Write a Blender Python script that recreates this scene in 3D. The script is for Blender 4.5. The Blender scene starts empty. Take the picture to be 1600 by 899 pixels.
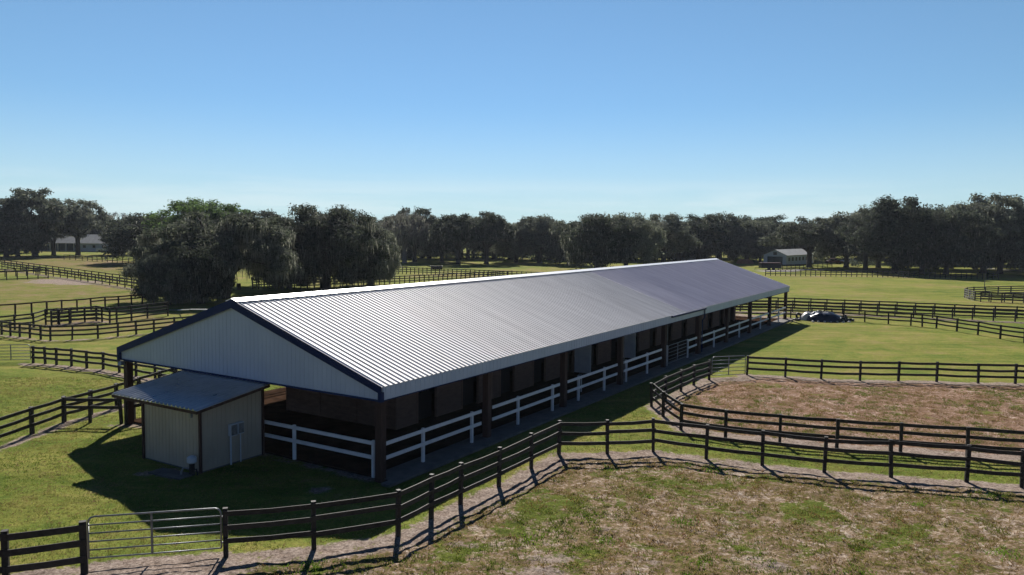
import bpy, math, random
import numpy as np
from mathutils import Vector, Matrix, noise as mnoise
random.seed(7)
rng = np.random.default_rng(11)
D = bpy.data
S = bpy.context.scene
COL = S.collection
R = math.radians

# ------------------------------------------------------------------ camera model
FOC, PITCH, ROLL, CAMH = 1236.68, 0.0739, 0.0119, 9.0
cp, sp, cr, sr = math.cos(PITCH), math.sin(PITCH), math.cos(ROLL), math.sin(ROLL)

def ray(px, py):
    a1, b1 = px - 800.0, py - 449.5
    a, b = cr * a1 + sr * b1, -sr * a1 + cr * b1
    return Vector((a, FOC * cp - b * sp, -FOC * sp - b * cp))

def G(px, py, z=0.0):
    """point of the horizontal plane at height z seen at a photograph pixel"""
    d = ray(px, py)
    t = (z - CAMH) / d.z
    return Vector((d.x * t, d.y * t, z))

def at_depth(px, py, Y):
    d = ray(px, py)
    t = Y / d.y
    return Vector((d.x * t, Y, CAMH + d.z * t))

cam = D.objects.new('camera', D.cameras.new('camera'))
COL.objects.link(cam)
X, F, U = Vector((1, 0, 0)), Vector((0, cp, -sp)), Vector((0, sp, cp))
Xc, Yc = X * cr + U * sr, -X * sr + U * cr
M = Matrix((Xc, Yc, -F)).transposed().to_4x4()
M.translation = Vector((0, 0, CAMH))
cam.matrix_world = M
cam.data.sensor_width = 36
cam.data.lens = FOC / 1600 * 36
cam.data.clip_end = 20000
S.camera = cam

# ------------------------------------------------------------------ materials
def mat(name, rough=0.8, metal=0.0, spec=0.3):
    m = D.materials.new(name)
    m.use_nodes = True
    nt = m.node_tree
    b = nt.nodes['Principled BSDF']
    b.inputs['Roughness'].default_value = rough
    b.inputs['Metallic'].default_value = metal
    b.inputs['Specular IOR Level'].default_value = spec
    return m, nt, b

def N(nt, kind, **kw):
    n = nt.nodes.new(kind)
    for k, v in kw.items():
        if k in n.inputs:
            n.inputs[k].default_value = v
        else:
            setattr(n, k, v)
    return n

def noise_tex(nt, vec, scale, detail=4, rough=0.6, dist=0.0):
    n = N(nt, 'ShaderNodeTexNoise')
    n.inputs['Scale'].default_value = scale
    n.inputs['Detail'].default_value = detail
    n.inputs['Roughness'].default_value = rough
    n.inputs['Distortion'].default_value = dist
    nt.links.new(vec, n.inputs['Vector'])
    return n.outputs['Fac']

def ramp(nt, fac, stops):
    r = N(nt, 'ShaderNodeValToRGB')
    e = r.color_ramp.elements
    while len(e) < len(stops):
        e.new(0.5)
    for i, (p, c) in enumerate(stops):
        e[i].position = p
        e[i].color = (*c, 1) if len(c) == 3 else c
    nt.links.new(fac, r.inputs['Fac'])
    return r.outputs['Color']

def mixc(nt, fac, a, b, mode='MIX'):
    m = N(nt, 'ShaderNodeMix', data_type='RGBA', blend_type=mode)
    for sock, v in ((m.inputs[0], fac), (m.inputs[6], a), (m.inputs[7], b)):
        if hasattr(v, 'is_output') or isinstance(v, bpy.types.NodeSocket):
            nt.links.new(v, sock)
        else:
            sock.default_value = (*v, 1) if isinstance(v, tuple) else v
    return m.outputs[2]

def mathn(nt, op, a, b=0.0, clamp=False):
    m = N(nt, 'ShaderNodeMath', operation=op, use_clamp=clamp)
    for sock, v in ((m.inputs[0], a), (m.inputs[1], b)):
        if isinstance(v, bpy.types.NodeSocket):
            nt.links.new(v, sock)
        else:
            sock.default_value = v
    return m.outputs[0]

def smooth(nt, v, lo, hi):
    m = N(nt, 'ShaderNodeMapRange', interpolation_type='SMOOTHSTEP')
    nt.links.new(v, m.inputs['Value'])
    m.inputs['From Min'].default_value = lo
    m.inputs['From Max'].default_value = hi
    return m.outputs['Result']

def bump(nt, b, h, strength, dist):
    n = N(nt, 'ShaderNodeBump')
    n.inputs['Strength'].default_value = strength
    n.inputs['Distance'].default_value = dist
    nt.links.new(h, n.inputs['Height'])
    nt.links.new(n.outputs['Normal'], b.inputs['Normal'])

def varied(name, c1, c2, scale=3.0, rough=0.8, metal=0.0, spec=0.3, detail=5, bmp=0.0, stretch=(1, 1, 1), rr=None):
    m, nt, b = mat(name, rough, metal, spec)
    tc = N(nt, 'ShaderNodeTexCoord')
    mp = N(nt, 'ShaderNodeMapping')
    mp.inputs['Scale'].default_value = stretch
    nt.links.new(tc.outputs['Object'], mp.inputs['Vector'])
    f = noise_tex(nt, mp.outputs['Vector'], scale, detail, 0.65)
    oi = N(nt, 'ShaderNodeObjectInfo')
    f2 = mathn(nt, 'ADD', f, mathn(nt, 'MULTIPLY', mathn(nt, 'SUBTRACT', oi.outputs['Random'], 0.5), 0.25))
    nt.links.new(ramp(nt, f2, [(0.3, c1), (0.7, c2)]), b.inputs['Base Color'])
    if rr:
        mr = N(nt, 'ShaderNodeMapRange')
        nt.links.new(f, mr.inputs['Value'])
        mr.inputs['From Min'].default_value = 0.3
        mr.inputs['From Max'].default_value = 0.7
        mr.inputs['To Min'].default_value = rr[0]
        mr.inputs['To Max'].default_value = rr[1]
        nt.links.new(mr.outputs['Result'], b.inputs['Roughness'])
    if bmp:
        bump(nt, b, f, 0.6, bmp)
    return m

MT = {}
MT['roof'] = varied('galvanised_roof', (0.62, 0.60, 0.585), (0.82, 0.80, 0.78), 1.6, 0.65, 0.04, 0.22, rr=(0.60, 0.72), stretch=(1, 0.12, 0.12))
MT['roof_new'] = varied('galvanised_roof_far', (0.62, 0.585, 0.64), (0.80, 0.765, 0.81), 1.6, 0.65, 0.04, 0.22, rr=(0.60, 0.72), stretch=(1, 0.12, 0.12))
MT['ridge'] = varied('ridge_metal', (0.8, 0.8, 0.8), (0.86, 0.86, 0.86), 2, 0.4, 0.2, 0.5)
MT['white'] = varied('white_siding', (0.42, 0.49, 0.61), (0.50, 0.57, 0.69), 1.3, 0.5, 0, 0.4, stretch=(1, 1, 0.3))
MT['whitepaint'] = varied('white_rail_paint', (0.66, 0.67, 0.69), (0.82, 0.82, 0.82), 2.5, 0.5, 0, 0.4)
MT['blue'] = varied('navy_trim', (0.006, 0.018, 0.075), (0.010, 0.027, 0.105), 3, 0.6, 0, 0.15)
MT['brown'] = varied('brown_post', (0.040, 0.021, 0.017), (0.075, 0.040, 0.032), 6, 0.75, 0, 0.3, bmp=0.01, stretch=(3, 3, 0.4))
MT['tan'] = varied('tan_stall_board', (0.13, 0.074, 0.054), (0.21, 0.128, 0.098), 2, 0.8, 0, 0.2, stretch=(1, 1, 4))
MT['darkwood'] = varied('dark_stall_door', (0.018, 0.012, 0.01), (0.04, 0.026, 0.02), 5, 0.8, stretch=(1, 1, 5))
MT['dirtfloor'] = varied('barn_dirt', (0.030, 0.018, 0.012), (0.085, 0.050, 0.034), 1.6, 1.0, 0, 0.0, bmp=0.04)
MT['concrete'] = varied('worn_concrete', (0.08, 0.075, 0.07), (0.17, 0.158, 0.145), 1.6, 0.9, bmp=0.004)
MT['beige'] = varied('beige_siding', (0.36, 0.315, 0.25), (0.44, 0.39, 0.31), 1.2, 0.6, 0, 0.35, stretch=(1, 1, 0.4))
MT['shedroof'] = varied('shed_roof_metal', (0.34, 0.35, 0.37), (0.52, 0.53, 0.54), 1.4, 0.35, 0.8, 0.5, rr=(0.25, 0.42))
MT['fence'] = varied('black_fence_wood', (0.013, 0.0105, 0.009), (0.045, 0.037, 0.031), 5, 0.7, 0, 0.35, bmp=0.01, stretch=(1, 1, 1))
MT['fencegrey'] = varied('weathered_grey_wood', (0.05, 0.045, 0.042), (0.13, 0.12, 0.115), 6, 0.8, 0, 0.3)
MT['fencered'] = varied('reddish_brown_wood', (0.03, 0.014, 0.012), (0.06, 0.028, 0.022), 5, 0.75, 0, 0.3)
MT['galv'] = varied('galvanised_tube', (0.14, 0.15, 0.165), (0.27, 0.28, 0.29), 8, 0.45, 0.6, 0.5)
MT['greybox'] = varied('grey_box_paint', (0.46, 0.52, 0.58), (0.56, 0.62, 0.68), 6, 0.5, 0, 0.4)
MT['black'] = varied('black_rubber', (0.012, 0.012, 0.013), (0.03, 0.03, 0.03), 6, 0.6)
MT['tarp'] = varied('dark_blue_tarp', (0.008, 0.011, 0.022), (0.022, 0.03, 0.055), 1.6, 0.3, 0, 0.6, bmp=0.08)
MT['silvertarp'] = varied('pale_tarp', (0.34, 0.34, 0.34), (0.6, 0.6, 0.58), 2, 0.45, 0, 0.5, bmp=0.08)
MT['clay'] = varied('orange_clay', (0.30, 0.12, 0.06), (0.42, 0.19, 0.10), 2, 0.95, bmp=0.1)
MT['bark'] = varied('oak_bark', (0.022, 0.018, 0.016), (0.07, 0.058, 0.05), 4, 0.95, bmp=0.05, stretch=(3, 3, 0.6))
MT['palebark'] = varied('grey_bark', (0.10, 0.09, 0.085), (0.2, 0.18, 0.17), 4, 0.95)
MT['farroof'] = varied('pale_far_roof', (0.24, 0.245, 0.23), (0.36, 0.36, 0.345), 1, 0.6, 0.1, 0.4)
MT['darkglass'] = varied('dark_opening', (0.008, 0.012, 0.018), (0.02, 0.028, 0.035), 3, 0.4)
MT['glass'] = varied('vehicle_glass', (0.01, 0.012, 0.015), (0.02, 0.024, 0.03), 3, 0.1, 0, 0.6)
MT['redpaint'] = varied('maroon_paint', (0.07, 0.02, 0.018), (0.12, 0.035, 0.03), 3, 0.45)
MT['darkgreen'] = varied('dark_teal_paint', (0.015, 0.035, 0.045), (0.03, 0.06, 0.07), 3, 0.5)
MT['stone'] = varied('grey_rubble', (0.10, 0.095, 0.09), (0.25, 0.235, 0.22), 3, 0.95, bmp=0.05)
MT['gravel'] = varied('pale_gravel', (0.26, 0.24, 0.22), (0.40, 0.37, 0.34), 1.5, 0.95, bmp=0.02)

def leaf_mat(name, c1, c2, c3, trans=0.35, ns=0.25):
    m = D.materials.new(name)
    m.use_nodes = True
    nt = m.node_tree
    nt.nodes.clear()
    out = N(nt, 'ShaderNodeOutputMaterial')
    tc = N(nt, 'ShaderNodeTexCoord')
    f = mathn(nt, 'ADD', mathn(nt, 'MULTIPLY', noise_tex(nt, tc.outputs['Object'], ns, 5, 0.7), 0.5), mathn(nt, 'MULTIPLY', noise_tex(nt, tc.outputs['Object'], 2.4, 2, 0.6), 0.5))
    oi = N(nt, 'ShaderNodeObjectInfo')
    f = mathn(nt, 'ADD', f, mathn(nt, 'MULTIPLY', mathn(nt, 'SUBTRACT', oi.outputs['Random'], 0.5), 0.22))
    c = ramp(nt, f, [(0.36, c1), (0.5, c2), (0.64, c3)])
    p = N(nt, 'ShaderNodeBsdfPrincipled')
    p.inputs['Roughness'].default_value = 0.85
    p.inputs['Specular IOR Level'].default_value = 0.06
    t = N(nt, 'ShaderNodeBsdfTranslucent')
    nt.links.new(c, p.inputs['Base Color'])
    nt.links.new(mixc(nt, 1.0, c, (1.5, 1.55, 1.3), 'MULTIPLY'), t.inputs['Color'])
    mx = N(nt, 'ShaderNodeMixShader')
    mx.inputs[0].default_value = trans
    nt.links.new(p.outputs[0], mx.inputs[1])
    nt.links.new(t.outputs[0], mx.inputs[2])
    nt.links.new(mx.outputs[0], out.inputs[0])
    return m

MT['leaf'] = leaf_mat('oak_leaves', (0.036, 0.043, 0.034), (0.074, 0.084, 0.066), (0.175, 0.182, 0.150), 0.38)
MT['leafgreen'] = leaf_mat('green_leaves', (0.045, 0.075, 0.028), (0.075, 0.120, 0.040), (0.115, 0.165, 0.060), 0.5)
MT['moss'] = leaf_mat('spanish_moss', (0.115, 0.113, 0.106), (0.175, 0.172, 0.160), (0.27, 0.265, 0.25), 0.4)
MT['greyleaf'] = leaf_mat('grey_twigs', (0.08, 0.075, 0.075), (0.11, 0.10, 0.10), (0.15, 0.14, 0.135), 0.2)

def blade_mat(name):
    m = D.materials.new(name)
    m.use_nodes = True
    nt = m.node_tree
    nt.nodes.clear()
    out = N(nt, 'ShaderNodeOutputMaterial')
    a = N(nt, 'ShaderNodeAttribute', attribute_name='tint')
    p = N(nt, 'ShaderNodeBsdfPrincipled')
    p.inputs['Roughness'].default_value = 0.6
    p.inputs['Specular IOR Level'].default_value = 0.2
    t = N(nt, 'ShaderNodeBsdfTranslucent')
    nt.links.new(a.outputs['Color'], p.inputs['Base Color'])
    nt.links.new(a.outputs['Color'], t.inputs['Color'])
    mx = N(nt, 'ShaderNodeMixShader')
    mx.inputs[0].default_value = 0.45
    nt.links.new(p.outputs[0], mx.inputs[1])
    nt.links.new(t.outputs[0], mx.inputs[2])
    nt.links.new(mx.outputs[0], out.inputs[0])
    return m
MT['blade'] = blade_mat('grass_blades')

# ------------------------------------------------------------------ mesh helpers
class MB:
    def __init__(self):
        self.v, self.f = [], []
    def add(self, vs, fs):
        o = len(self.v)
        self.v += [tuple(v) for v in vs]
        self.f += [tuple(i + o for i in f) for f in fs]
        return self
    def box(self, x0, x1, y0, y1, z0, z1):
        return self.add([(x0, y0, z0), (x1, y0, z0), (x1, y1, z0), (x0, y1, z0), (x0, y0, z1), (x1, y0, z1), (x1, y1, z1), (x0, y1, z1)],
                        [(0, 3, 2, 1), (4, 5, 6, 7), (0, 1, 5, 4), (1, 2, 6, 5), (2, 3, 7, 6), (3, 0, 4, 7)])
    def bar(self, a, b, w, h, up=Vector((0, 0, 1)), bev=0.0):
        a, b = Vector(a), Vector(b)
        d = (b - a).normalized()
        s = d.cross(up)
        if s.length < 1e-4:
            s = d.cross(Vector((1, 0, 0)))
        s.normalize()
        t = s.cross(d).normalized()
        if bev:
            pr = [(-w/2+bev, -h/2), (w/2-bev, -h/2), (w/2, -h/2+bev), (w/2, h/2-bev), (w/2-bev, h/2), (-w/2+bev, h/2), (-w/2, h/2-bev), (-w/2, -h/2+bev)]
        else:
            pr = [(-w/2, -h/2), (w/2, -h/2), (w/2, h/2), (-w/2, h/2)]
        n = len(pr)
        vs = [a + s * p + t * q for p, q in pr] + [b + s * p + t * q for p, q in pr]
        fs = [(i, (i + 1) % n, n + (i + 1) % n, n + i) for i in range(n)] + [tuple(range(n - 1, -1, -1)), tuple(range(n, 2 * n))]
        return self.add(vs, fs)
    def tube(self, pts, rads, n=6, cap=True):
        pts = [Vector(p) for p in pts]
        o = len(self.v)
        prev = None
        for i, p in enumerate(pts):
            d = (pts[min(i + 1, len(pts) - 1)] - pts[max(i - 1, 0)]).normalized()
            s = (prev - d * prev.dot(d)) if prev is not None else d.cross(Vector((0.3, 0.2, 1)) if abs(d.z) < 0.9 else Vector((1, 0, 0)))
            s.normalize()
            prev = s
            t = d.cross(s)
            r = rads[i] if hasattr(rads, '__len__') else rads
            for k in range(n):
                a = 2 * math.pi * k / n
                self.v.append(tuple(p + s * (r * math.cos(a)) + t * (r * math.sin(a))))
        for i in range(len(pts) - 1):
            for k in range(n):
                k2 = (k + 1) % n
                self.f.append((o + i * n + k, o + i * n + k2, o + (i + 1) * n + k2, o + (i + 1) * n + k))
        if cap:
            self.f.append(tuple(o + k for k in range(n - 1, -1, -1)))
            self.f.append(tuple(o + (len(pts) - 1) * n + k for k in range(n)))
        return self
    def prism(self, poly, a, b, axis=1):
        """poly: 2D points in the plane normal to axis; extruded from a to b"""
        def P(p, q):
            c = [0, 0, 0]
            ax = [i for i in range(3) if i != axis]
            c[ax[0]], c[ax[1]], c[axis] = p[0], p[1], q
            return tuple(c)
        n = len(poly)
        vs = [P(p, a) for p in poly] + [P(p, b) for p in poly]
        fs = [(i, (i + 1) % n, n + (i + 1) % n, n + i) for i in range(n)] + [tuple(range(n - 1, -1, -1)), tuple(range(n, 2 * n))]
        return self.add(vs, fs)
    def ribbed(self, o, ax, ay, length, width, pitch, h, base, top, thick=0.012):
        """ribbed sheet: profile runs along ax, ribs run along ay"""
        o, ax, ay = Vector(o), Vector(ax).normalized(), Vector(ay).normalized()
        nn = ax.cross(ay).normalized()
        pr = [(0, 0)]
        k = pitch * 0.5
        while k < length - base:
            pr += [(k - base / 2, 0), (k - top / 2, h), (k + top / 2, h), (k + base / 2, 0)]
            k += pitch
        pr.append((length, 0))
        vs, fs = [], []
        for x, z in pr:
            vs.append(o + ax * x + nn * z)
            vs.append(o + ax * x + ay * width + nn * z)
        for i in range(len(pr) - 1):
            fs.append((2 * i, 2 * i + 2, 2 * i + 3, 2 * i + 1))
        m = len(vs)
        vs += [o - nn * thick, o + ax * length - nn * thick, o + ax * length + ay * width - nn * thick, o + ay * width - nn * thick]
        L_ = 2 * (len(pr) - 1)
        fs += [(m + 3, m + 2, m + 1, m), (0, 1, m + 3, m), (L_, m + 1, m + 2, L_ + 1)]
        fs.append(tuple([m, m + 1] + [2 * i for i in range(len(pr) - 1, -1, -1)]))
        fs.append(tuple([m + 2, m + 3] + [2 * i + 1 for i in range(len(pr))]))
        return self.add(vs, fs)
    def mesh(self, name, m):
        me = D.meshes.new(name)
        me.from_pydata(self.v, [], self.f)
        me.materials.append(m)
        me.update()
        return me
    def build(self, name, m, parent=None, loc=None, smooth=False):
        me = self.mesh(name, m)
        if smooth:
            me.polygons.foreach_set('use_smooth', [True] * len(me.polygons))
        o = D.objects.new(name, me)
        COL.objects.link(o)
        if parent is not None:
            o.parent = parent
        if loc is not None:
            o.location = loc
        return o

def np_mesh(name, V, Fa, m, smooth=False):
    """V (n,3) array, Fa (k,c) array of equal-size faces"""
    me = D.meshes.new(name)
    nv, nf, c = len(V), len(Fa), Fa.shape[1]
    me.vertices.add(nv)
    me.vertices.foreach_set('co', V.astype(np.float32).ravel())
    me.loops.add(nf * c)
    me.loops.foreach_set('vertex_index', Fa.astype(np.int32).ravel())
    me.polygons.add(nf)
    me.polygons.foreach_set('loop_start', np.arange(0, nf * c, c, dtype=np.int32))
    if smooth:
        me.polygons.foreach_set('use_smooth', np.ones(nf, bool))
    me.materials.append(m)
    me.update(calc_edges=True)
    me.validate()
    return me

def tag(o, label=None, cat=None, group=None, kind=None):
    if label: o['label'] = label
    if cat: o['category'] = cat
    if group: o['group'] = group
    if kind: o['kind'] = kind
    return o

def empty(name, loc, rz=0.0, label=None, cat=None, group=None):
    o = D.objects.new(name, None)
    o.empty_display_size = 0.2
    COL.objects.link(o)
    o.location = loc
    o.rotation_euler = (0, 0, rz)
    return tag(o, label, cat, group)

def copy_tree(o, parent=None):
    c = o.copy()
    COL.objects.link(c)
    if parent is not None:
        c.parent = parent
    for ch in [q for q in D.objects if q.parent == o]:
        copy_tree(ch, c)
    return c

# ------------------------------------------------------------------ light
SUN_EL = R(34.8)
shx, shy = 0.09, -1.0                       # direction shadows fall on the ground
sl = math.hypot(shx, shy)
sd = Vector((-shx / sl * math.cos(SUN_EL), -shy / sl * math.cos(SUN_EL), math.sin(SUN_EL)))
sun = D.objects.new('sun', D.lights.new('sun', 'SUN'))
COL.objects.link(sun)
sun.data.energy = 5.0
sun.data.angle = R(0.5)
sun.data.color = (1.0, 0.95, 0.88)
sun.rotation_euler = sd.to_track_quat('Z', 'Y').to_euler()
sun.location = (0, 0, 60)

w = D.worlds.new('World')
S.world = w
w.use_nodes = True
nt = w.node_tree
bg = nt.nodes['Background']
sky = N(nt, 'ShaderNodeTexSky', sky_type='NISHITA', sun_disc=False)
sky.sun_elevation = SUN_EL
sky.sun_rotation = math.atan2(sd.x, sd.y)
sky.altitude = 30
sky.air_density = 1.0
sky.dust_density = 0.0
sky.ozone_density = 2.5
# very thin cloud wisps low over the horizon
tc = N(nt, 'ShaderNodeTexCoord')
mp = N(nt, 'ShaderNodeMapping')
mp.inputs['Scale'].default_value = (1.0, 1.0, 14.0)
nt.links.new(tc.outputs['Generated'], mp.inputs['Vector'])
wf = noise_tex(nt, mp.outputs['Vector'], 2.2, 6, 0.6, 0.4)
sx = N(nt, 'ShaderNodeSeparateXYZ')
nt.links.new(tc.outputs['Generated'], sx.inputs[0])
up = smooth(nt, sx.outputs['Z'], 0.0, 0.012)
dn = mathn(nt, 'SUBTRACT', 1.0, smooth(nt, sx.outputs['Z'], 0.03, 0.075), True)
wm = mathn(nt, 'MULTIPLY', mathn(nt, 'MULTIPLY', up, dn), smooth(nt, wf, 0.42, 0.62))
wm = mathn(nt, 'MULTIPLY', wm, 0.30)
soft_ = N(nt, 'ShaderNodeVectorMath', operation='MULTIPLY_ADD')      # clear dry air: hold back the glow round the sun
nt.links.new(sky.outputs['Color'], soft_.inputs[0])
soft_.inputs[1].default_value = (0.135, 0.060, 0.0)
soft_.inputs[2].default_value = (1.0, 1.0, 1.0)
dv_ = N(nt, 'ShaderNodeVectorMath', operation='DIVIDE')
nt.links.new(sky.outputs['Color'], dv_.inputs[0])
nt.links.new(soft_.outputs[0], dv_.inputs[1])
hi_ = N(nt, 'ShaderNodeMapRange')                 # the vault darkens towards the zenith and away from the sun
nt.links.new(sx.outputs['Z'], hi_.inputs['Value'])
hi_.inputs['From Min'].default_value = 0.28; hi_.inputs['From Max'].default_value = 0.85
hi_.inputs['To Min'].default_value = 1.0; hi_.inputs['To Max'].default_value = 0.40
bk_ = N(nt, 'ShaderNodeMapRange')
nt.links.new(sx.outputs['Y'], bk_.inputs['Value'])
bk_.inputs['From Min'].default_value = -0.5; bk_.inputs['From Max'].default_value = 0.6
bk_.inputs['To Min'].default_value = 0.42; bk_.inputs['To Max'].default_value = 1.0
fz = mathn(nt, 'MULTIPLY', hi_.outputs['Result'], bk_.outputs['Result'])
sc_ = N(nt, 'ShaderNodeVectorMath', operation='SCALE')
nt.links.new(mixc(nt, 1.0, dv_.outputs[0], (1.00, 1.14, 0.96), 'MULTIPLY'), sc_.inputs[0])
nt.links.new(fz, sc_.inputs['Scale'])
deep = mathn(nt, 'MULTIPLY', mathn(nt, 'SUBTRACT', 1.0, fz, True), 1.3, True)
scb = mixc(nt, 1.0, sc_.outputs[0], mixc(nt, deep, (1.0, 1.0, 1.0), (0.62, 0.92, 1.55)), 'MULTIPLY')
pale = mathn(nt, 'MULTIPLY', mathn(nt, 'SUBTRACT', 1.0, smooth(nt, sx.outputs['Z'], -0.02, 0.16), True), 0.55)
scb = mixc(nt, pale, scb, (7.4, 8.9, 9.6))
skc = mixc(nt, wm, scb, (9.5, 10.2, 10.4))
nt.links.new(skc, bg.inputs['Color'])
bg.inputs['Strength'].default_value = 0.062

S.view_settings.view_transform = 'Standard'
S.view_settings.look = 'None'
S.view_settings.gamma = 1
S.view_settings.exposure = 0.6
S.render.engine = 'CYCLES'
S.cycles.max_bounces = 6
S.cycles.diffuse_bounces = 2
S.cycles.transparent_max_bounces = 6

# ------------------------------------------------------------------ fences
STRIPS = []   # (points, lo, hi, strength): bare soil beside a fence line, lo/hi offsets to its left(+)/right(-)

def fence(pix, ht, label, rails=(0.93, 0.65, 0.34), name='board_fence', m='fence', side=-1, pw=0.13, rh=0.14, top=True,
          strip=None, group=None, base=False, extra=0.04, missing=(), wob=0.02, postm=None):
    """pix: photograph pixels of the post tops (or bases) -> posts standing on flat ground"""
    if base:
        P = [G(x, y, 0) for x, y in pix]
    else:
        P = [G(x, y, ht) for x, y in pix]
        P = [Vector((p.x, p.y, 0)) for p in P]
    return fence_at(P, ht, label, rails, name, m, side, pw, rh, strip, group, extra, missing, wob, postm)

def fence_at(P, ht, label, rails=(0.93, 0.65, 0.34), name='board_fence', m='fence', side=-1, pw=0.13, rh=0.14,
             strip=None, group=None, extra=0.04, missing=(), wob=0.02, postm=None):
    root = empty(name, P[0], 0, label, 'fence', group)
    O = P[0]
    for i, p in enumerate(P):
        lean = Vector((random.gauss(0, wob), random.gauss(0, wob), 0))
        mb = MB()
        e = extra - 0.03 + random.uniform(-0.015, 0.015)
        mb.bar(Vector((0, 0, -0.15)), Vector((0, 0, ht + e)) + lean, pw * random.uniform(0.92, 1.08), pw * random.uniform(0.92, 1.08),
               up=(P[min(i + 1, len(P) - 1)] - P[max(i - 1, 0)]).normalized(), bev=0.012)
        mb.build('post', MT[postm or m], root, p - O)
    for i in range(len(P) - 1):
        a, b = P[i] - O, P[i + 1] - O
        d = (b - a)
        L_ = d.length
        d.normalize()
        n = Vector((d.y, -d.x, 0)) * side
        for k, r in enumerate(rails):
            if (i, k) in missing:
                continue
            j1, j2 = random.uniform(-wob, wob), random.uniform(-wob, wob)
            off = n * (pw / 2 + 0.02)
            mid = (a + b) / 2 + off + Vector((0, 0, r * ht + (j1 + j2) / 2 - random.uniform(0, 0.03)))
            A_ = a + off - d * 0.05 + Vector((0, 0, r * ht + j1))
            B_ = b + off + d * 0.05 + Vector((0, 0, r * ht + j2))
            mb = MB()
            if L_ < 6:
                mb.bar(A_, mid, 0.036, rh, bev=0.004).bar(mid, B_, 0.036, rh, bev=0.004)
            else:
                mb.bar(A_, B_, 0.036, rh)
            mb.build('rail', MT[m], root)
    if strip:
        STRIPS.append(([(p.x, p.y) for p in P], *strip))
    return root

def resample(pix, n):
    """pixel polyline -> n ground-even samples done in pixels (perspective-true between its corners)"""
    out = []
    for (x0, y0), (x1, y1), k in [(*pp, n) if not isinstance(n, list) else (*pp, n[i]) for i, pp in enumerate(zip(pix[:-1], pix[1:]))]:
        a, b = G(x0, y0, 0), G(x1, y1, 0)
        for j in range(k):
            out.append(a.lerp(b, j / k))
    out.append(G(*pix[-1], 0))
    return out

# -- nearest fence
f1 = [(352, 795), (490, 784), (622, 766), (674, 743), (720, 724), (780, 700), (831, 677), (874, 658), (950, 657), (1022, 654),
      (1105, 664), (1193, 673), (1290, 683), (1395, 688), (1513, 696), (1600, 704), (1700, 714)]
F1 = fence(f1, 1.35, 'weathered black three-rail fence running across the foreground from the tube gate to the right edge',
           strip=(-0.25, 1.0, 0.9), side=1, wob=0.035)
FL = fence([(-140, 841), (7, 829), (130, 815)], 1.35, 'short black three-rail fence in the bottom left corner, left of the foreground tube gate',
           rails=(0.90, 0.60, 0.28), strip=(-0.6, 1.5, 1.0), side=1, rh=0.17, pw=0.16)

def tube_gate(A_, B_, z0, z1, bars, label, vert=0.47, m='galv', group=None, r=0.024):
    """galvanised tube gate between two ground points"""
    root = empty('tube_gate', A_, 0, label, 'gate', group)
    d = (B_ - A_)
    L_ = d.length
    d.normalize()
    P = lambda s, z: d * s + Vector((0, 0, z))
    c = 0.16
    arc = lambda sx_, sz, a0: [P(sx_ + c * math.cos(R(a)), sz + c * math.sin(R(a))) for a in range(a0, a0 + 91, 30)]
    pts = [P(0, z0 + 0)] + list(reversed(arc(c, z1 - c, 90))) [:0] + [P(0, z1 - c)] + arc(c, z1 - c, 90)[::-1] + arc(L_ - c, z1 - c, 0)[::-1] + [P(L_, z0)]
    MB().tube(pts, r, 7).build('frame', MT[m], root, smooth=True)
    for k in range(bars):
        z = z0 + (z1 - z0) * k / bars
        MB().tube([P(0, z), P(L_, z)], r * 0.85, 6).build('bar', MT[m], root, smooth=True)
    MB().bar(P(L_ * vert, z0), P(L_ * vert, z1), r * 1.6, r * 2.2).build('brace', MT[m], root)
    for z in (z0 + 0.15, z1 - 0.25):
        MB().bar(P(L_ + 0.0, z), P(L_ + 0.1, z), 0.03, 0.05).build('hinge', MT[m], root)
    return root
ga = G(137, 808, 1.32); gb = G(345, 794, 1.32)
ga.z = gb.z = 0
tube_gate(ga, gb, 0.2, 1.32, 5, 'grey galvanised tube gate with five bars in the foreground fence at bottom left')
STRIPS.append(([(ga.x, ga.y), (gb.x, gb.y)], -0.3, 1.6, 1.0))

# -- right paddock fence
f2a = [(1109, 563), (1085, 570), (1065, 578), (1041, 588), (1019, 599), (1037, 613), (1065, 631), (1135, 641), (1220, 648), (1309, 655),
       (1409, 661), (1514, 667.5), (1610, 674), (1720, 682)]
fence(f2a, 1.2, 'black three-rail fence of the dry round-cornered paddock, its near side behind the foreground fence', strip=(-0.8, 0.35, 0.95), side=-1)
f2b = [(1168, 556), (1228, 559), (1284, 562), (1345, 564), (1405, 565), (1465, 566), (1530, 568), (1588, 569), (1650, 571), (1712, 573)]
fence(f2b, 1.2, 'black three-rail fence along the far side of the dry paddock, right of its tube gate', strip=(-0.3, 0.9, 0.9), side=1)
g2a, g2b = G(1113, 558, 1.3), G(1165, 556, 1.3)
g2a.z = g2b.z = 0
tube_gate(g2a, g2b, 0.15, 1.3, 5, 'silver tube gate at the far left corner of the dry paddock', 0.5)
STRIPS.append(([(g2a.x, g2a.y), (g2b.x, g2b.y)], -0.2, 1.2, 0.9))

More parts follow.
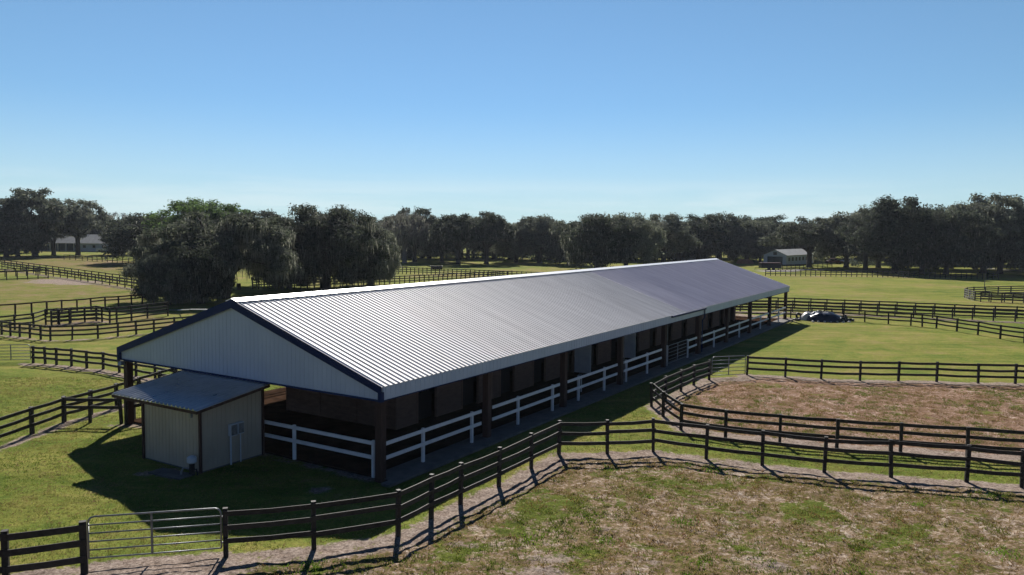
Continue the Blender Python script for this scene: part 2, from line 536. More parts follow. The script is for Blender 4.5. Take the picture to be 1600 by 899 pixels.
# -- fences beyond the barn on the right
f3b = [(1105, 476), (1138, 477), (1170, 478), (1202, 478.5), (1236, 479.5), (1269, 481), (1300, 482), (1319, 483), (1352, 485), (1389, 487.5), (1424, 489.5),
       (1442, 491), (1464, 493.5), (1496, 498), (1529, 502.5), (1564, 508), (1602, 513), (1645, 519)]
fence(f3b, 1.2, 'black three-rail fence just behind the tarp covered pile, bending down towards the right edge', strip=(0.2, 0.6, 0.4))
def line_posts(a, b, n):
    a, b = Vector(a), Vector(b)
    return [tuple(a.lerp(b, i / n)) for i in range(n + 1)]
f3a = [(1040, 462.5), (1100, 463.5), (1160, 464.5), (1216, 465), (1242, 465.5), (1267, 466.5), (1292, 467.5), (1320, 468.5), (1346, 469.5), (1374, 470.5), (1402, 471.5), (1431, 473),
       (1461, 474), (1492, 475.5), (1523, 476.5), (1556, 478), (1590, 479), (1626, 480.5), (1665, 482)]
fence(f3a, 1.3, 'black three-rail fence forming the far side of the lane behind the barn', rails=(0.94, 0.62, 0.32))
f3c = [(x - 3, y + 4.2) for x, y in f3a]
fence(f3c, 1.3, 'black three-rail fence forming the near side of the lane behind the barn', strip=(-0.2, 1.6, 0.9))

# small round pen far right
pen = [(1600, 458), (1570, 457), (1546, 456), (1524, 455), (1515, 453), (1508, 451), (1512, 449.5), (1522, 448.5), (1540, 448), (1560, 447.5), (1580, 447), (1604, 446.5)]
pen = [(x, y) for x, y in pen]
fence(pen, 1.3, 'grey weathered round-ended pen fence in the green field at far right', m='fencegrey', rails=(0.94, 0.7, 0.46, 0.22), strip=(-0.5, 0.6, 0.5))
pB = [(1604, 458), (1583, 457.3), (1566, 456.6), (1549, 456.0), (1533, 455.3)]
fence([(x, y + 1.2) for x, y in pB], 1.3, 'black fence run joining the grey weathered pen at far right', name='board_fence')

# far fence under the right hand oaks
fp = resample([(1196, 431), (1290, 432), (1420, 434), (1560, 437)], [12, 16, 17])
fence_at(fp, 1.3, 'long black fence in the shade under the right hand oak grove', strip=(-1.5, 1.5, 0.5))
fence_at(resample([(1216, 421.5), (1262, 420.5), (1300, 418.0)], [7, 5]), 1.2, 'dark rail fence in front of the white gabled barn')
fence_at(resample([(1555, 423), (1600, 418.5), (1640, 415)], [8, 6]), 1.3, 'black fence beside the pale lane at the far right edge')

# -- left side fences
fLA = [(-60, 672), (-8, 654), (49, 636), (99, 620), (141, 610), (182, 599), (216, 589), (250, 579), (274, 571.5), (297, 565), (318, 559)]
fence(fLA, 1.15, 'black three-rail fence climbing from the left edge to behind the small shed', strip=(-0.1, 0.7, 0.8), side=1, pw=0.15)
fence_at([G(100, 660), G(141, 660), G(190, 660)], 1.15, 'two-rail black fence spur joining the left corner post of the barn', rails=(0.93, 0.62), side=1)
fLB = [(51, 541), (70, 542), (87.5, 543.5), (111, 545), (135, 548), (160.5, 550), (186, 554), (212, 559), (242, 564), (272, 569), (300, 573)]
fence(fLB, 1.1, 'black three-rail fence from the pale left tube gate towards the blue-trimmed gable', strip=(-0.1, 0.9, 0.85), side=1)
g3a, g3b = G(-30, 540, 1.1), G(47, 538.5, 1.1)
g3a.z = g3b.z = 0
tube_gate(g3a, g3b, 0.12, 1.1, 5, 'pale tube gate at the left edge beside the black fence end', 0.6)

fLC = [(2, 501), (15.6, 503), (30, 504), (46, 505.5), (63, 507.5), (78, 509), (112, 508), (152.6, 506.5), (183.5, 503.6), (212.6, 501), (240, 498.5), (272, 495.5), (303, 492.5), (335, 489.5), (366, 487)]
fence(fLC, 1.15, 'black three-rail fence with an obtuse corner, bounding the left paddock just beyond the gable', strip=(-0.3, 0.8, 0.6), side=1)
fLD = [(-12, 495), (22.6, 492), (52, 489), (71, 484)]
fence(fLD, 1.25, 'short black fence run at the left edge leading to the narrow chute pen', strip=(-0.5, 0.5, 0.4))
fpen = [(71, 483), (90, 482), (110, 480.5), (132, 479.5), (150, 478), (159, 479.5), (171, 481), (182, 480), (205, 478), (230, 475), (262, 472)]
fence(fpen, 1.4, 'black four-rail fence forming the back of the narrow chute pen at left', rails=(0.95, 0.72, 0.48, 0.22))
fpen2 = [(80, 485), (92, 484), (108, 482.5), (132, 481), (159, 480.2)]
fence(fpen2, 1.35, 'black four-rail fence forming the front of the narrow chute pen at left', rails=(0.95, 0.72, 0.48, 0.22), strip=(-0.6, 0.9, 0.9))
fLE = [(-3, 476.5), (23, 474.8), (49, 473), (73, 471), (96, 469), (120, 467.8), (142, 466), (164, 464), (185, 463), (205.5, 461.5), (222, 460), (240, 458.5)]
fence(fLE, 1.3, 'reddish brown fence with one top rail at its left, two rails at its right', rails=(0.96, 0.72), m='fencered',
      missing=tuple((i, 1) for i in range(6)), strip=(-0.3, 0.5, 0.4))
ux = [-1.5, 7.5, 17, 26, 35, 44.5, 53, 62.5, 72, 82, 91.5, 101, 111.5, 122.4, 132.5, 143, 154, 165, 175.5, 186.5, 198, 209, 220, 232]
fence([(x, 405.4 + 0.1285 * x) for x in ux], 1.25, 'dark rail fence, farther one of the close pair slanting across the left pasture', rails=(0.95, 0.62, 0.3), m='fencered')
lx = [2.6, 12, 21.8, 32, 42, 52, 62, 72, 83, 94, 105, 116.7, 126, 137, 148.6, 159.5, 171, 183, 195, 206, 218, 231]
fence([(x, 409.2 + 0.1335 * x) for x in lx], 1.3, 'dark rail fence, nearer one of the close pair slanting across the left pasture', rails=(0.95, 0.62, 0.3), m='fencered', strip=(-0.6, 1.6, 0.6))
fence([(-6, 423.5), (10, 423), (26.6, 422.5), (42.8, 422), (59, 421.5), (75, 421)], 1.5, 'nearer black fence crossing the left edge below the slanting fence pair', rails=(0.95, 0.1), strip=(-0.5, 0.5, 0.4))
fence([(-8, 420.6), (7.5, 420.3), (24.5, 419.8), (41, 419.3), (56, 418.6), (71, 418)], 1.3, 'farther black fence crossing the left edge below the slanting fence pair', rails=(0.95, 0.6))
hx = [100, 109, 118, 128.4, 136.5, 144, 151.5, 159.5, 167.5, 175.5, 183, 191.5, 200.5, 208.5, 217, 225.5, 235]
fence([(x, 398.2 + max(0, x - 110) * 0.056) for x in hx], 1.25, 'dark fence along the far shaded edge of the left pasture under the trees')

# fences seen above the barn ridge
fence_at(resample([(560, 424), (610, 427), (700, 430.5), (830, 436), (960, 440)], [8, 14, 18, 14]), 1.3, 'dark fence in the green meadow, farther one seen above the barn ridge')
fence_at(resample([(470, 452), (560, 446), (640, 443), (720, 438.5), (800, 434)], [9, 10, 11, 12]), 1.3, 'dark fence in the green meadow, nearer one curving along just above the barn ridge')
fence_at(resample([(330, 461), (359, 458)], [3]), 1.4, 'short black four-rail fence end under the mossy oak', rails=(0.95, 0.7, 0.45, 0.2))
fence_at(resample([(395, 452), (430, 451), (480, 449)], [4, 5]), 1.4, 'black fence pieces under the leaning oak trunk', rails=(0.95, 0.7, 0.45, 0.2))
fence_at(resample([(395, 433), (452, 440), (500, 444)], [6, 5]), 1.2, 'pale rail fence in the sunlit gap between the mossy oaks', m='fencegrey')

# ------------------------------------------------------------------ barn
AX, AY, ANG, BW, BL, ZE, ZR = -4.6953, 27.5909, 1.0211, 14.95, 63.37, 3.43, 6.03
OF, ON, OB = 0.16, 0.30, -0.1
ZB = 2.94                                   # underside of the eave panels
barn = empty('horse_barn', (AX, AY, 0), ANG, 'long open-sided horse barn with ribbed metal roof, white gable and navy trim', 'barn')
u = Vector((math.cos(ANG), math.sin(ANG), 0)); v = Vector((-math.sin(ANG), math.cos(ANG), 0))
BP = lambda x, y, z=0: Vector((AX, AY, 0)) + u * x + v * y + Vector((0, 0, z))
half = BW / 2
rise = ZR - ZE
XM = 31.6
sw = half + ON
slen = math.hypot(sw, rise)
for (x0, x1, m, dz, pitch) in ((-OF, XM, 'roof', 0.0, 0.28), (XM - 0.05, BL + OB, 'roof_new', 0.018, 0.28)):
    MB().ribbed((x0, -ON, ZE + dz), (1, 0, 0), (0, sw, rise), x1 - x0, slen, pitch, 0.037, 0.086, 0.020).build('roof_panel', MT[m], barn)
    MB().ribbed((x1, BW + ON, ZE + dz), (-1, 0, 0), (0, -sw, rise), x1 - x0, slen, pitch, 0.037, 0.086, 0.020).build('roof_panel', MT[m], barn)
# ridge cap
cz = ZR + 0.085
k_ = rise / sw
MB().prism([(half - 0.34, cz - 0.34 * k_), (half, cz), (half + 0.34, cz - 0.34 * k_), (half + 0.34, cz - 0.34 * k_ - 0.02), (half, cz - 0.03), (half - 0.34, cz - 0.34 * k_ - 0.02)],
           -OF - 0.02, BL + OB + 0.02, 0).build('ridge_cap', MT['ridge'], barn)
# eave panels (ribbed, vertical)
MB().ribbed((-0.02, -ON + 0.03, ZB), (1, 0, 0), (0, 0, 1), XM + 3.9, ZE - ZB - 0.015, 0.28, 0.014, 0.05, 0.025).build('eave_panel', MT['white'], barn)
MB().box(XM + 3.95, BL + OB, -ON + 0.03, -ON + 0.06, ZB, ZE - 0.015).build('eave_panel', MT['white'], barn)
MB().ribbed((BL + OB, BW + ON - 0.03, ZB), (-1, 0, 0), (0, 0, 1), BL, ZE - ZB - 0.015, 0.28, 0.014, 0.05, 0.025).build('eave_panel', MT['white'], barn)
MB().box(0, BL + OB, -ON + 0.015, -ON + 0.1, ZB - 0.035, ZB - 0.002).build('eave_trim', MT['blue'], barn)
# gables
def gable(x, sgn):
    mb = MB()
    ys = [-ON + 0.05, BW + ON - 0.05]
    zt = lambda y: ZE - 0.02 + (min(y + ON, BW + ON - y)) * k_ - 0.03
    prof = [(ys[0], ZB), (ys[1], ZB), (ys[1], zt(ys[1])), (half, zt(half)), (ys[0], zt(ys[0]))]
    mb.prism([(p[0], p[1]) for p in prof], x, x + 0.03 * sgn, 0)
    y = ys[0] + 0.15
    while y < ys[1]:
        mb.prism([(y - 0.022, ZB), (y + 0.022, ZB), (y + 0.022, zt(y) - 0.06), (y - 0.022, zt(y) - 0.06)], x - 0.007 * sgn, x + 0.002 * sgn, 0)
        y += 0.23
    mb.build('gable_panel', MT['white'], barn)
gable(-0.05, 1)
gable(BL - 0.25, -1)
for s in (0, 1):                            # navy rake trim, front
    y0, y1 = (-ON - 0.01, half) if s == 0 else (BW + ON + 0.01, half)
    mb = MB()
    a = 0.30
    mb.prism([(y0, ZE - 0.26), (y1, ZR - a), (y1, ZR + 0.045), (y0, ZE + 0.03)] if s == 0 else [(y1, ZR - a), (y0, ZE - 0.26), (y0, ZE + 0.03), (y1, ZR + 0.045)], -OF - 0.035, -OF + 0.0, 0)
    mb.build('rake_trim', MT['blue'], barn)
    yy = -ON - 0.012 if s == 0 else BW + ON - 0.138
    MB().box(-OF - 0.03, -0.02, yy, yy + 0.15, ZB - 0.05, ZE - 0.2).build('corner_trim', MT['blue'], barn)
MB().box(-OF + 0.02, -0.03, -ON + 0.15, BW + ON - 0.15, ZB - 0.05, ZB - 0.003).build('gable_trim', MT['blue'], barn)
for s in (0, 1):
    y0, y1 = (-ON - 0.01, half) if s == 0 else (BW + ON + 0.01, half)
    MB().prism([(y0, ZE - 0.16), (y1, ZR - 0.16), (y1, ZR + 0.045), (y0, ZE + 0.03)] if s == 0 else [(y1, ZR - 0.16), (y0, ZE - 0.16), (y0, ZE + 0.03), (y1, ZR + 0.045)],
               BL + OB + 0.005, BL + OB + 0.04, 0).build('rake_trim', MT['ridge'], barn)
# posts and beams
NB = 9
for s in (0, 1):
    for i in range(NB + 1):
        x = BL * i / NB
        wd = 0.28 if i not in (5,) else 0.46
        y = 0 if s == 0 else BW
        mb = MB().box(-wd / 2, wd / 2, -0.14, 0.14, -0.1, ZB + 0.12)
        if i >= 8: mb.box(-wd / 2 - 0.08, wd / 2 + 0.08, -0.2, 0.2, -0.1, 0.12)
        mb.build('post', MT['brown'], barn, (x + (0.15 if i == 0 else (-0.35 if i == NB else 0)), y, 0))
    y = 0 if s == 0 else BW
    MB().box(0.0, BL - 0.3, y - 0.07, y + 0.07, ZB + 0.14, ZB + 0.4).build('beam', MT['brown'], barn)
for i in range(NB + 1):                     # rafters under the metal
    x = min(BL * i / NB + 0.3, BL - 0.5)
    mb = MB()
    mb.prism([(0.1, ZB + 0.4), (half, ZR - 0.32), (BW - 0.1, ZB + 0.4), (BW - 0.1, ZB + 0.2), (half, ZR - 0.6), (0.1, ZB + 0.2)], x - 0.05, x + 0.05, 0)
    mb.build('rafter', MT['brown'], barn)
# stalls
SX0, SX1, SY0, SY1 = 5.8, BL - 4.3, 4.0, 10.95
NST = 15
step = (SX1 - SX0) / NST
zt_ = lambda y: ZE + min(y + ON, BW + ON - y) * k_ - 0.12
ez = zt_(SY0)
for sgn, y0 in ((1, SY0), (-1, SY1)):
    mb = MB()
    for i in range(NST):
        x0 = SX0 + i * step
        a, b = x0 + 1.55, x0 + 2.95          # door opening
        mb.box(x0, a, y0, y0 + 0.1 * sgn, 0.02, 2.42) if sgn > 0 else mb.box(x0, a, y0 - 0.1, y0, 0.02, 2.42)
        ya, yb = (y0, y0 + 0.1) if sgn > 0 else (y0 - 0.1, y0)
        mb.box(b, x0 + step, ya, yb, 0.02, 2.42)
        mb.box(x0, x0 + step, ya, yb, 2.425, ez)
        yo, yi = (y0 - 0.03, y0 - 0.002) if sgn > 0 else (y0 + 0.002, y0 + 0.03)
        mb.box(a - 0.1, a - 0.003, yo, yi, 0.02, 2.5)
        mb.box(b + 0.003, b + 0.1, yo, yi, 0.02, 2.5)
    mb.build('stall_wall', MT['tan'], barn)
    for i in range(NST):
        x0 = SX0 + i * step
        ya = y0 + 0.3 * sgn
        d = MB()
        d.box(0, 1.396, -0.02, 0.02, 0, 1.25)
        for q in range(6):
            d.box(0.1 + q * 0.23, 0.13 + q * 0.23, -0.015, 0.015, 1.25, 2.35)
        d.build('stall_door', MT['darkwood'], barn, (x0 + 1.552, ya, 0.04))
# front and back stall walls with lap seams
for x0, sgn in ((SX0, 1), (SX1, -1)):
    mb = MB()
    xa, xb = (x0, x0 + 0.1) if sgn > 0 else (x0 - 0.1, x0)
    mb.prism([(SY0 + 0.104, 0.02), (SY1 - 0.104, 0.02), (SY1 - 0.104, zt_(SY1) - 0.05), (half, zt_(half) - 0.05), (SY0 + 0.104, zt_(SY0) - 0.05)], xa, xb, 0)
    z = 0.2
    xo, xi = (x0 - 0.014, x0 - 0.001) if sgn > 0 else (x0 + 0.001, x0 + 0.014)
    while z < 3.3:
        mb.prism([(SY0 + 0.11, z), (SY1 - 0.11, z), (SY1 - 0.11, z + 0.2), (SY0 + 0.11, z + 0.2)], xo, xi, 0)
        z += 0.215
    for yy in (SY0 + 0.05, SY0 + 2.3, SY0 + 4.6, SY1 - 0.15):
        mb.box(xo - 0.03 * (sgn > 0), xo - 0.002 if sgn > 0 else xo + 0.03, yy, yy + 0.1, 0.02, 3.3)
    mb.build('stall_wall', MT['tan'], barn)
MB().box(SX0 + 0.12, SX1 - 0.12, half - 0.05, half + 0.05, 0.02, 4.8).build('partition', MT['darkwood'], barn)
# two white doors standing open
for tx in (4, 6):
    x0 = SX0 + tx * step
    d = MB().box(0, 0.05, -1.15, -0.04, 0, 2.3)
    d.box(-0.02, 0, -1.15, -0.04, 0.95, 1.1)
    d.build('stall_door', MT['whitepaint'], barn, (x0 + 3.1, SY0, 0.06))
# gutter and downspout near the middle, thin conduits on posts
g = MB().box(28.6, 35.6, -ON - 0.13, -ON - 0.01, ZE - 0.14, ZE - 0.01).build('gutter', MT['blue'], barn)
MB().tube([(35.4, -ON - 0.07, ZE - 0.1), (35.4, -ON - 0.07, 2.7), (35.4, -0.22, 2.5), (35.4, -0.22, 0.15)], 0.045, 6).build('downspout', MT['blue'], barn)
for x in (BL * 3 / NB, BL * 4 / NB):
    MB().tube([(x + 0.2, -0.16, 0), (x + 0.2, -0.16, ZB)], 0.022, 6).build('conduit', MT['galv'], barn)
# flood lamp on the left front post
fl = MB().add(*(lambda: ([(-0.12, -0.14, 0), (0.12, -0.14, 0), (0.12, 0.14, 0), (-0.12, 0.14, 0), (-0.07, -0.09, 0.16), (0.07, -0.09, 0.16), (0.07, 0.09, 0.16), (-0.07, 0.09, 0.16)],
        [(0, 3, 2, 1), (4, 5, 6, 7), (0, 1, 5, 4), (1, 2, 6, 5), (2, 3, 7, 6), (3, 0, 4, 7)]))())
fl.tube([(0.05, 0, 0.1), (0.22, 0, 0.12)], 0.03, 6)
fl.build('flood_lamp', MT['galv'], barn, (-0.2, BW - 0.05, 2.7))

def struct(o, kind='structure'):
    o['kind'] = kind
    return o
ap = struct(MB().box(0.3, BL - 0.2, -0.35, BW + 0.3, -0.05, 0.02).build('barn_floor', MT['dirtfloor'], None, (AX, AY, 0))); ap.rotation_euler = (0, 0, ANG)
ap2 = MB().box(-0.25, BL + 0.4, -0.75, -0.36, -0.05, 0.05)
ap2.box(0.2, BL, -0.355, 0.5, 0.021, 0.045)
ap2 = struct(ap2.build('pavement', MT['concrete'], None, (AX, AY, 0))); ap2.rotation_euler = (0, 0, ANG)

# white rails between the barn posts
def white_rail(pts_posts, x0, x1, y, label, along='x', zoff=0.0):
    root = empty('white_rail_fence', BP(x0, y) if along == 'x' else BP(y, x0), ANG, label, 'fence', 'white rail fences between the barn posts')
    def loc(s, o=0):
        return (s - x0, o) if along == 'x' else (o, s - x0)
    for s in pts_posts:
        px, py = loc(s)
        MB().bar((px, py, 0), (px, py, 1.36), 0.11, 0.11, up=Vector((1, 0, 0)), bev=0.008).build('post', MT['whitepaint'], root)
    for z in (1.28, 0.76):
        j = random.uniform(-0.015, 0.015)
        a, b = loc(x0, -0.075), loc(x1, -0.075)
        MB().bar((a[0], a[1], z + j), (b[0], b[1], z - j), 0.04, 0.14, bev=0.004).build('rail', MT['whitepaint'], root)
    return root
xs = [BL * i / NB for i in range(NB + 1)]
ordn = ['nearest bay beside the corner post', 'second bay from the front', 'third bay from the front, beside the standpipe', 'fourth bay from the front', '', 'first bay beyond the inner tube gate',
        'third bay from the far end', 'second bay from the far end', 'farthest bay under the roof end']
for i in range(NB):
    a, b = xs[i] + 0.32, xs[i + 1] - 0.55
    if i == 4:
        white_rail([32.9], 32.9 - 0.05, b, 0.0, 'short white two-rail fence between the inner tube gate and the wide dark post')
        continue
    if i in (0, 1, 2, 3):
        ps = [xs[i] + 2.6, xs[i] + 5.9]
        if i == 3: ps = [xs[i] + 0.9, xs[i] + 4.2]
        if i == 2: ps = [xs[i] + 1.7, xs[i] + 4.9]
    else:
        ps = [xs[i] + 3.8]
    white_rail(ps, a, b, 0.0, 'white two-rail fence along the barn side, ' + ordn[i])
white_rail([0.38, 4.4], 0.38, 6.45, 0.2, 'white two-rail fence under the front gable between the shed and the corner post', along='y')
lw = fence_at([BP(xs[i], BW + 0.02) for i in range(NB + 1)], 1.3, 'dark two-rail fence closing the far long side of the barn, glimpsed past the shed', rails=(0.95, 0.55), rh=0.16, side=1)
# tube gate in bay 4
tube_gate(BP(29.0, 0.0), BP(32.75, 0.0), 0.15, 1.35, 5, 'slim grey tube gate between white posts in the side of the barn', 0.5)
gp = MB().bar((0, 0, 0), (0, 0, 1.42), 0.12, 0.12, up=Vector((1, 0, 0)), bev=0.008).build('gate_post', MT['whitepaint'], None, BP(28.75, 0.0))
tag(gp, 'lone white post at the left end of the slim tube gate in the barn side', 'post')
# standpipe
sp_ = empty('standpipe', G(908, 613), 0, 'thin pale water standpipe beside the white rails of the third bay', 'standpipe')
MB().tube([(0, 0, 0), (0, 0, 0.85)], 0.03, 7).build('pipe', MT['whitepaint'], sp_)
MB().tube([(0, 0, 0.85), (0, 0, 0.98), (-0.12, 0, 1.0), (-0.2, 0, 0.92)], 0.035, 7).build('spout', MT['galv'], sp_)
# hay / pale trough by left post
tr = empty('feed_bucket_post', G(208, 655), 0, 'weathered pale short post standing beside the left corner post of the barn', 'post')
MB().tube([(0, 0, 0), (0.01, 0, 0.6), (0, 0.02, 1.05)], [0.13, 0.12, 0.1], 8).build('post', MT['stone'], tr)

# ------------------------------------------------------------------ shed
P1, P2, P3 = G(228, 716), G(315, 740), G(415, 708)
# in barn axes
def tobarn(p):
    q = p - Vector((AX, AY, 0))
    return q.dot(u), q.dot(v)
b1, b2, b3 = tobarn(P1), tobarn(P2), tobarn(P3)
print('shed corners in barn axes', b1, b2, b3)
sx0 = (b1[0] + b2[0]) / 2; syR = (b2[1] + b3[1]) / 2; syL = b1[1]; sx1 = 0.02
shed = empty('utility_shed', BP(sx0, syR), ANG, 'small beige lean-to shed with sloping metal roof in front of the gable', 'shed')
SW, SD = syL - syR, sx1 - sx0
ZF, ZK = 2.42, 2.86
print('shed', SW, SD)
def zroof(x): return ZF + (ZK - ZF) * (x + 0.45) / (SD + 0.45)
MB().ribbed((0, SW, 0.04), (0, -1, 0), (0, 0, 1), SW, zroof(0) - 0.16, 0.2, 0.014, 0.06, 0.03).build('front_wall', MT['beige'], shed)
def side_wall(y, s):
    mb = MB()
    poly = [(0.02, 0.04), (SD, 0.04), (SD, zroof(SD) - 0.1), (0.02, zroof(0) - 0.1)]
    mb.prism(poly, y, y + 0.03 * s, 1)
    x = 0.15
    while x < SD - 0.05:
        mb.prism([(x - 0.03, 0.04), (x + 0.03, 0.04), (x + 0.03, zroof(x) - 0.12), (x - 0.03, zroof(x) - 0.12)], y - 0.012 * s, y + 0.001 * s, 1)
        x += 0.2
    return mb.build('side_wall', MT['beige'], shed)
side_wall(0.0, 1); side_wall(SW, -1)
MB().box(SD - 0.03, SD, 0.04, SW - 0.04, 0.04, zroof(SD) - 0.12).build('back_wall', MT['beige'], shed)
for (x, y) in ((-0.03, -0.03), (-0.03, SW + 0.03), (SD - 0.04, -0.03)):
    MB().box(x - 0.045, x + 0.045, y - 0.045, y + 0.045, 0, zroof(max(x, 0)) - 0.11).build('corner_trim', MT['brown'], shed)
LO, RO = 1.38, 0.42
srl = math.hypot(SD + 0.45, ZK - ZF) * 1.09
MB().ribbed((-0.45, SW + LO, ZF), (0, -1, 0), (SD + 0.45, 0, ZK - ZF), SW + LO + RO, srl, 0.24, 0.065, 0.10, 0.03).build('roof', MT['shedroof'], shed)
MB().bar((-0.43, -RO, ZF - 0.07), (-0.43, SW + LO, ZF - 0.07), 0.04, 0.11).build('fascia', MT['brown'], shed)
MB().bar((-0.4, -RO + 0.02, ZF - 0.06), (SD, -RO + 0.02, ZK - 0.07), 0.04, 0.11).build('fascia', MT['brown'], shed)
MB().bar((-0.3, SW + LO - 0.05, ZF - 0.06), (SD, SW + LO - 0.05, ZK - 0.07), 0.05, 0.1).build('fascia', MT['brown'], shed)
MB().box(-0.02, SD - 0.02, -0.02, SW + 0.02, 0, 0.038).build('plinth', MT['concrete'], shed)
# electrics on the side wall
for (x, w_, z0, z1, nm) in ((SD * 0.42, 0.30, 1.10, 1.55, 'meter_box'), (SD * 0.54, 0.26, 1.12, 1.56, 'breaker_box')):
    bx_ = MB().box(x, x + w_, -0.17, -0.015, z0, z1).build(nm, MT['greybox'], shed)
    MB().box(x + 0.02, x + w_ - 0.02, -0.185, -0.172, z0 + 0.03, z1 - 0.03).build('cover', MT['galv'], bx_)
MB().tube([(SD * 0.44, -0.08, 0), (SD * 0.44, -0.08, 1.1)], 0.035, 7).build('conduit', MT['greybox'], shed)
MB().tube([(SD * 0.60, -0.07, 0), (SD * 0.60, -0.07, 1.12)], 0.022, 7).build('conduit', MT['greybox'], shed)
MB().box(0.0 - 0.32, 0.1 - 0.32, 0.1, 0.22, zroof(0) - 0.4, zroof(0) - 0.16).build('lamp_bracket', MT['galv'], shed)
# pump at the shed corner
pm = empty('well_pump', G(300, 742), 0.3, 'small blue-grey water pump with piping at the near corner of the beige shed', 'pump')
MB().tube([(0, 0, 0), (0, 0, 0.1), (0, 0, 0.42)], [0.12, 0.1, 0.1], 10).build('motor', MT['black'], pm)
MB().tube([(0, 0, 0.42), (0, 0, 0.47), (0, 0, 0.64), (0, 0, 0.7)], [0.1, 0.17, 0.17, 0.08], 12).build('housing', MT['greybox'], pm)
MB().tube([(-0.1, 0, 0.25), (-0.28, 0, 0.28), (-0.36, 0, 0.12), (-0.36, 0, 0.0)], 0.035, 7).build('pipe', MT['galv'], pm)
MB().tube([(0.0, -0.05, 0.2), (0.16, -0.1, 0.22), (0.2, -0.12, 0.0)], 0.03, 7).build('pipe', MT['black'], pm)
sl_ = MB().box(-0.8, 0.8, -0.32, 0.32, -0.05, 0.04).build('concrete_slab', MT['concrete'], None, G(267, 741))
sl_.rotation_euler = (0, 0, ANG - math.pi / 2 + 0.1)
tag(sl_, 'pale worn concrete slab on the shaded grass before the shed', 'slab')

# ------------------------------------------------------------------ tarp pile, rubble, tyres
pc = G(1286, 501)
tp = empty('tarp_covered_pile', pc, 0.05, 'low mound covered with a glossy dark blue tarp beyond the far end of the barn', 'covered pile')
def mound(lx_, ly_, h, seed, nx=26, ny=16, flat=0.55):
    V, Fc = [], []
    for j in range(ny + 1):
        for i in range(nx + 1):
            a, b = i / nx * 2 - 1, j / ny * 2 - 1
            r = math.hypot(a, b) if max(abs(a), abs(b)) > 0 else 0
            q = max(abs(a), abs(b))
            s = q / r if r > 0 else 1
            x, y = a * s, b * s
            rr = math.hypot(x, y)
            z = h * max(0, 1 - rr ** 2.4) ** flat
            nz = mnoise.fractal(Vector((x * 2.2 + seed, y * 2.2, seed)), 1.0, 2.0, 4)
            z = z * (1 + 0.26 * nz) - 0.03 * (rr > 0.98)
            V.append((x * lx_ * (1 + 0.06 * nz), y * ly_ * (1 + 0.06 * nz), z))
    for j in range(ny):
        for i in range(nx):
            k = j * (nx + 1) + i
            Fc.append((k, k + 1, k + nx + 2, k + nx + 1))
    mb = MB(); mb.add(V, Fc)
    return mb
mound(1.95, 1.2, 0.88, 3.1).build('tarp', MT['tarp'], tp, (0.15, 0, 0), smooth=True)
mound(1.25, 0.7, 0.80, 8.3).build('pale_sheet', MT['silvertarp'], tp, (-0.95, 0.5, 0), smooth=True)
tyre_me = MB()
def torus(mb, R_, r_, n=14, m=7):
    V, Fc = [], []
    for i in range(n):
        for j in range(m):
            a, b = 2 * math.pi * i / n, 2 * math.pi * j / m
            V.append(((R_ + r_ * math.cos(b)) * math.cos(a), (R_ + r_ * math.cos(b)) * math.sin(a), r_ * math.sin(b)))
            Fc.append((i * m + j, ((i + 1) % n) * m + j, ((i + 1) % n) * m + (j + 1) % m, i * m + (j + 1) % m))
    return mb.add(V, Fc)
torus(tyre_me, 0.26, 0.11)
tyre_mesh = tyre_me.mesh('tyre', MT['black'])
tyre_mesh.polygons.foreach_set('use_smooth', [True] * len(tyre_mesh.polygons))
tl = [(-2.8, -0.3, 0.12, 0.1, 0.0, 'old black tyre lying left of the tarp covered pile'), (-2.2, 0.9, 0.35, 1.3, 0.3, 'old black tyre propped behind the left end of the tarp covered pile'),
      (2.2, -0.4, 0.30, 1.2, 1.0, 'old black tyre propped at the right end of the tarp covered pile'), (2.8, -0.1, 0.12, 0.1, 0.0, 'old black tyre lying farthest right of the tarp covered pile'),
      (1.6, -1.15, 0.22, 0.7, 0.4, 'old black tyre leaning on the near side of the tarp covered pile'), (-0.1, 0.5, 0.86, 0.15, 0.0, 'old black tyre on top of the tarp covered pile')]
for x, y, z, tx_, tz_, lb in tl:
    o = D.objects.new('tyre', tyre_mesh)
    COL.objects.link(o)
    o.location = pc + Vector((x, y, z))
    o.rotation_euler = (tx_, 0, tz_)
    tag(o, lb, 'tyre', 'old tyres around the tarp pile')
def rock(c, s, m, label=None, cat='stone', group=None, name='stone'):
    mb = mound(s, s * random.uniform(0.7, 1.0), s * random.uniform(0.7, 1.1), random.uniform(0, 50), 8, 8, 0.5)
    o = mb.build(name, MT[m], None, c)
    o.rotation_euler = (0, 0, random.uniform(0, 3))
    return tag(o, label, cat, group)
for i in range(7):
    rock(pc + Vector((-1.6 + i * 0.62, -1.3 - random.random() * 0.25, 0)), random.uniform(0.10, 0.18), 'silvertarp',
         'pale stone weighting the near hem of the dark blue tarp', 'stone', 'pale stones along the tarp hem')

# pale pipe frame lying by the mossy oak
fr = empty('pipe_frame', G(297, 485), 0, 'pale metal pipe frame lying on the shaded grass below the mossy oak', 'pipe frame')
q0 = G(297, 485)
fpts = [G(262, 484.5, 0.1) - q0, G(278, 484.8, 0.1) - q0, G(296, 484, 1.0) - q0, G(334, 484, 0.75) - q0, G(317, 484.8, 0.12) - q0]
MB().tube([fpts[0], fpts[1], fpts[4]], 0.05, 6).build('base_bar', MT['galv'], fr)
MB().tube([fpts[1], fpts[2]], 0.055, 6).build('strut', MT['whitepaint'], fr)
MB().tube([fpts[4], fpts[3]], 0.055, 6).build('strut', MT['whitepaint'], fr)
MB().tube([fpts[2], fpts[3]], 0.05, 6).build('top_bar', MT['galv'], fr)

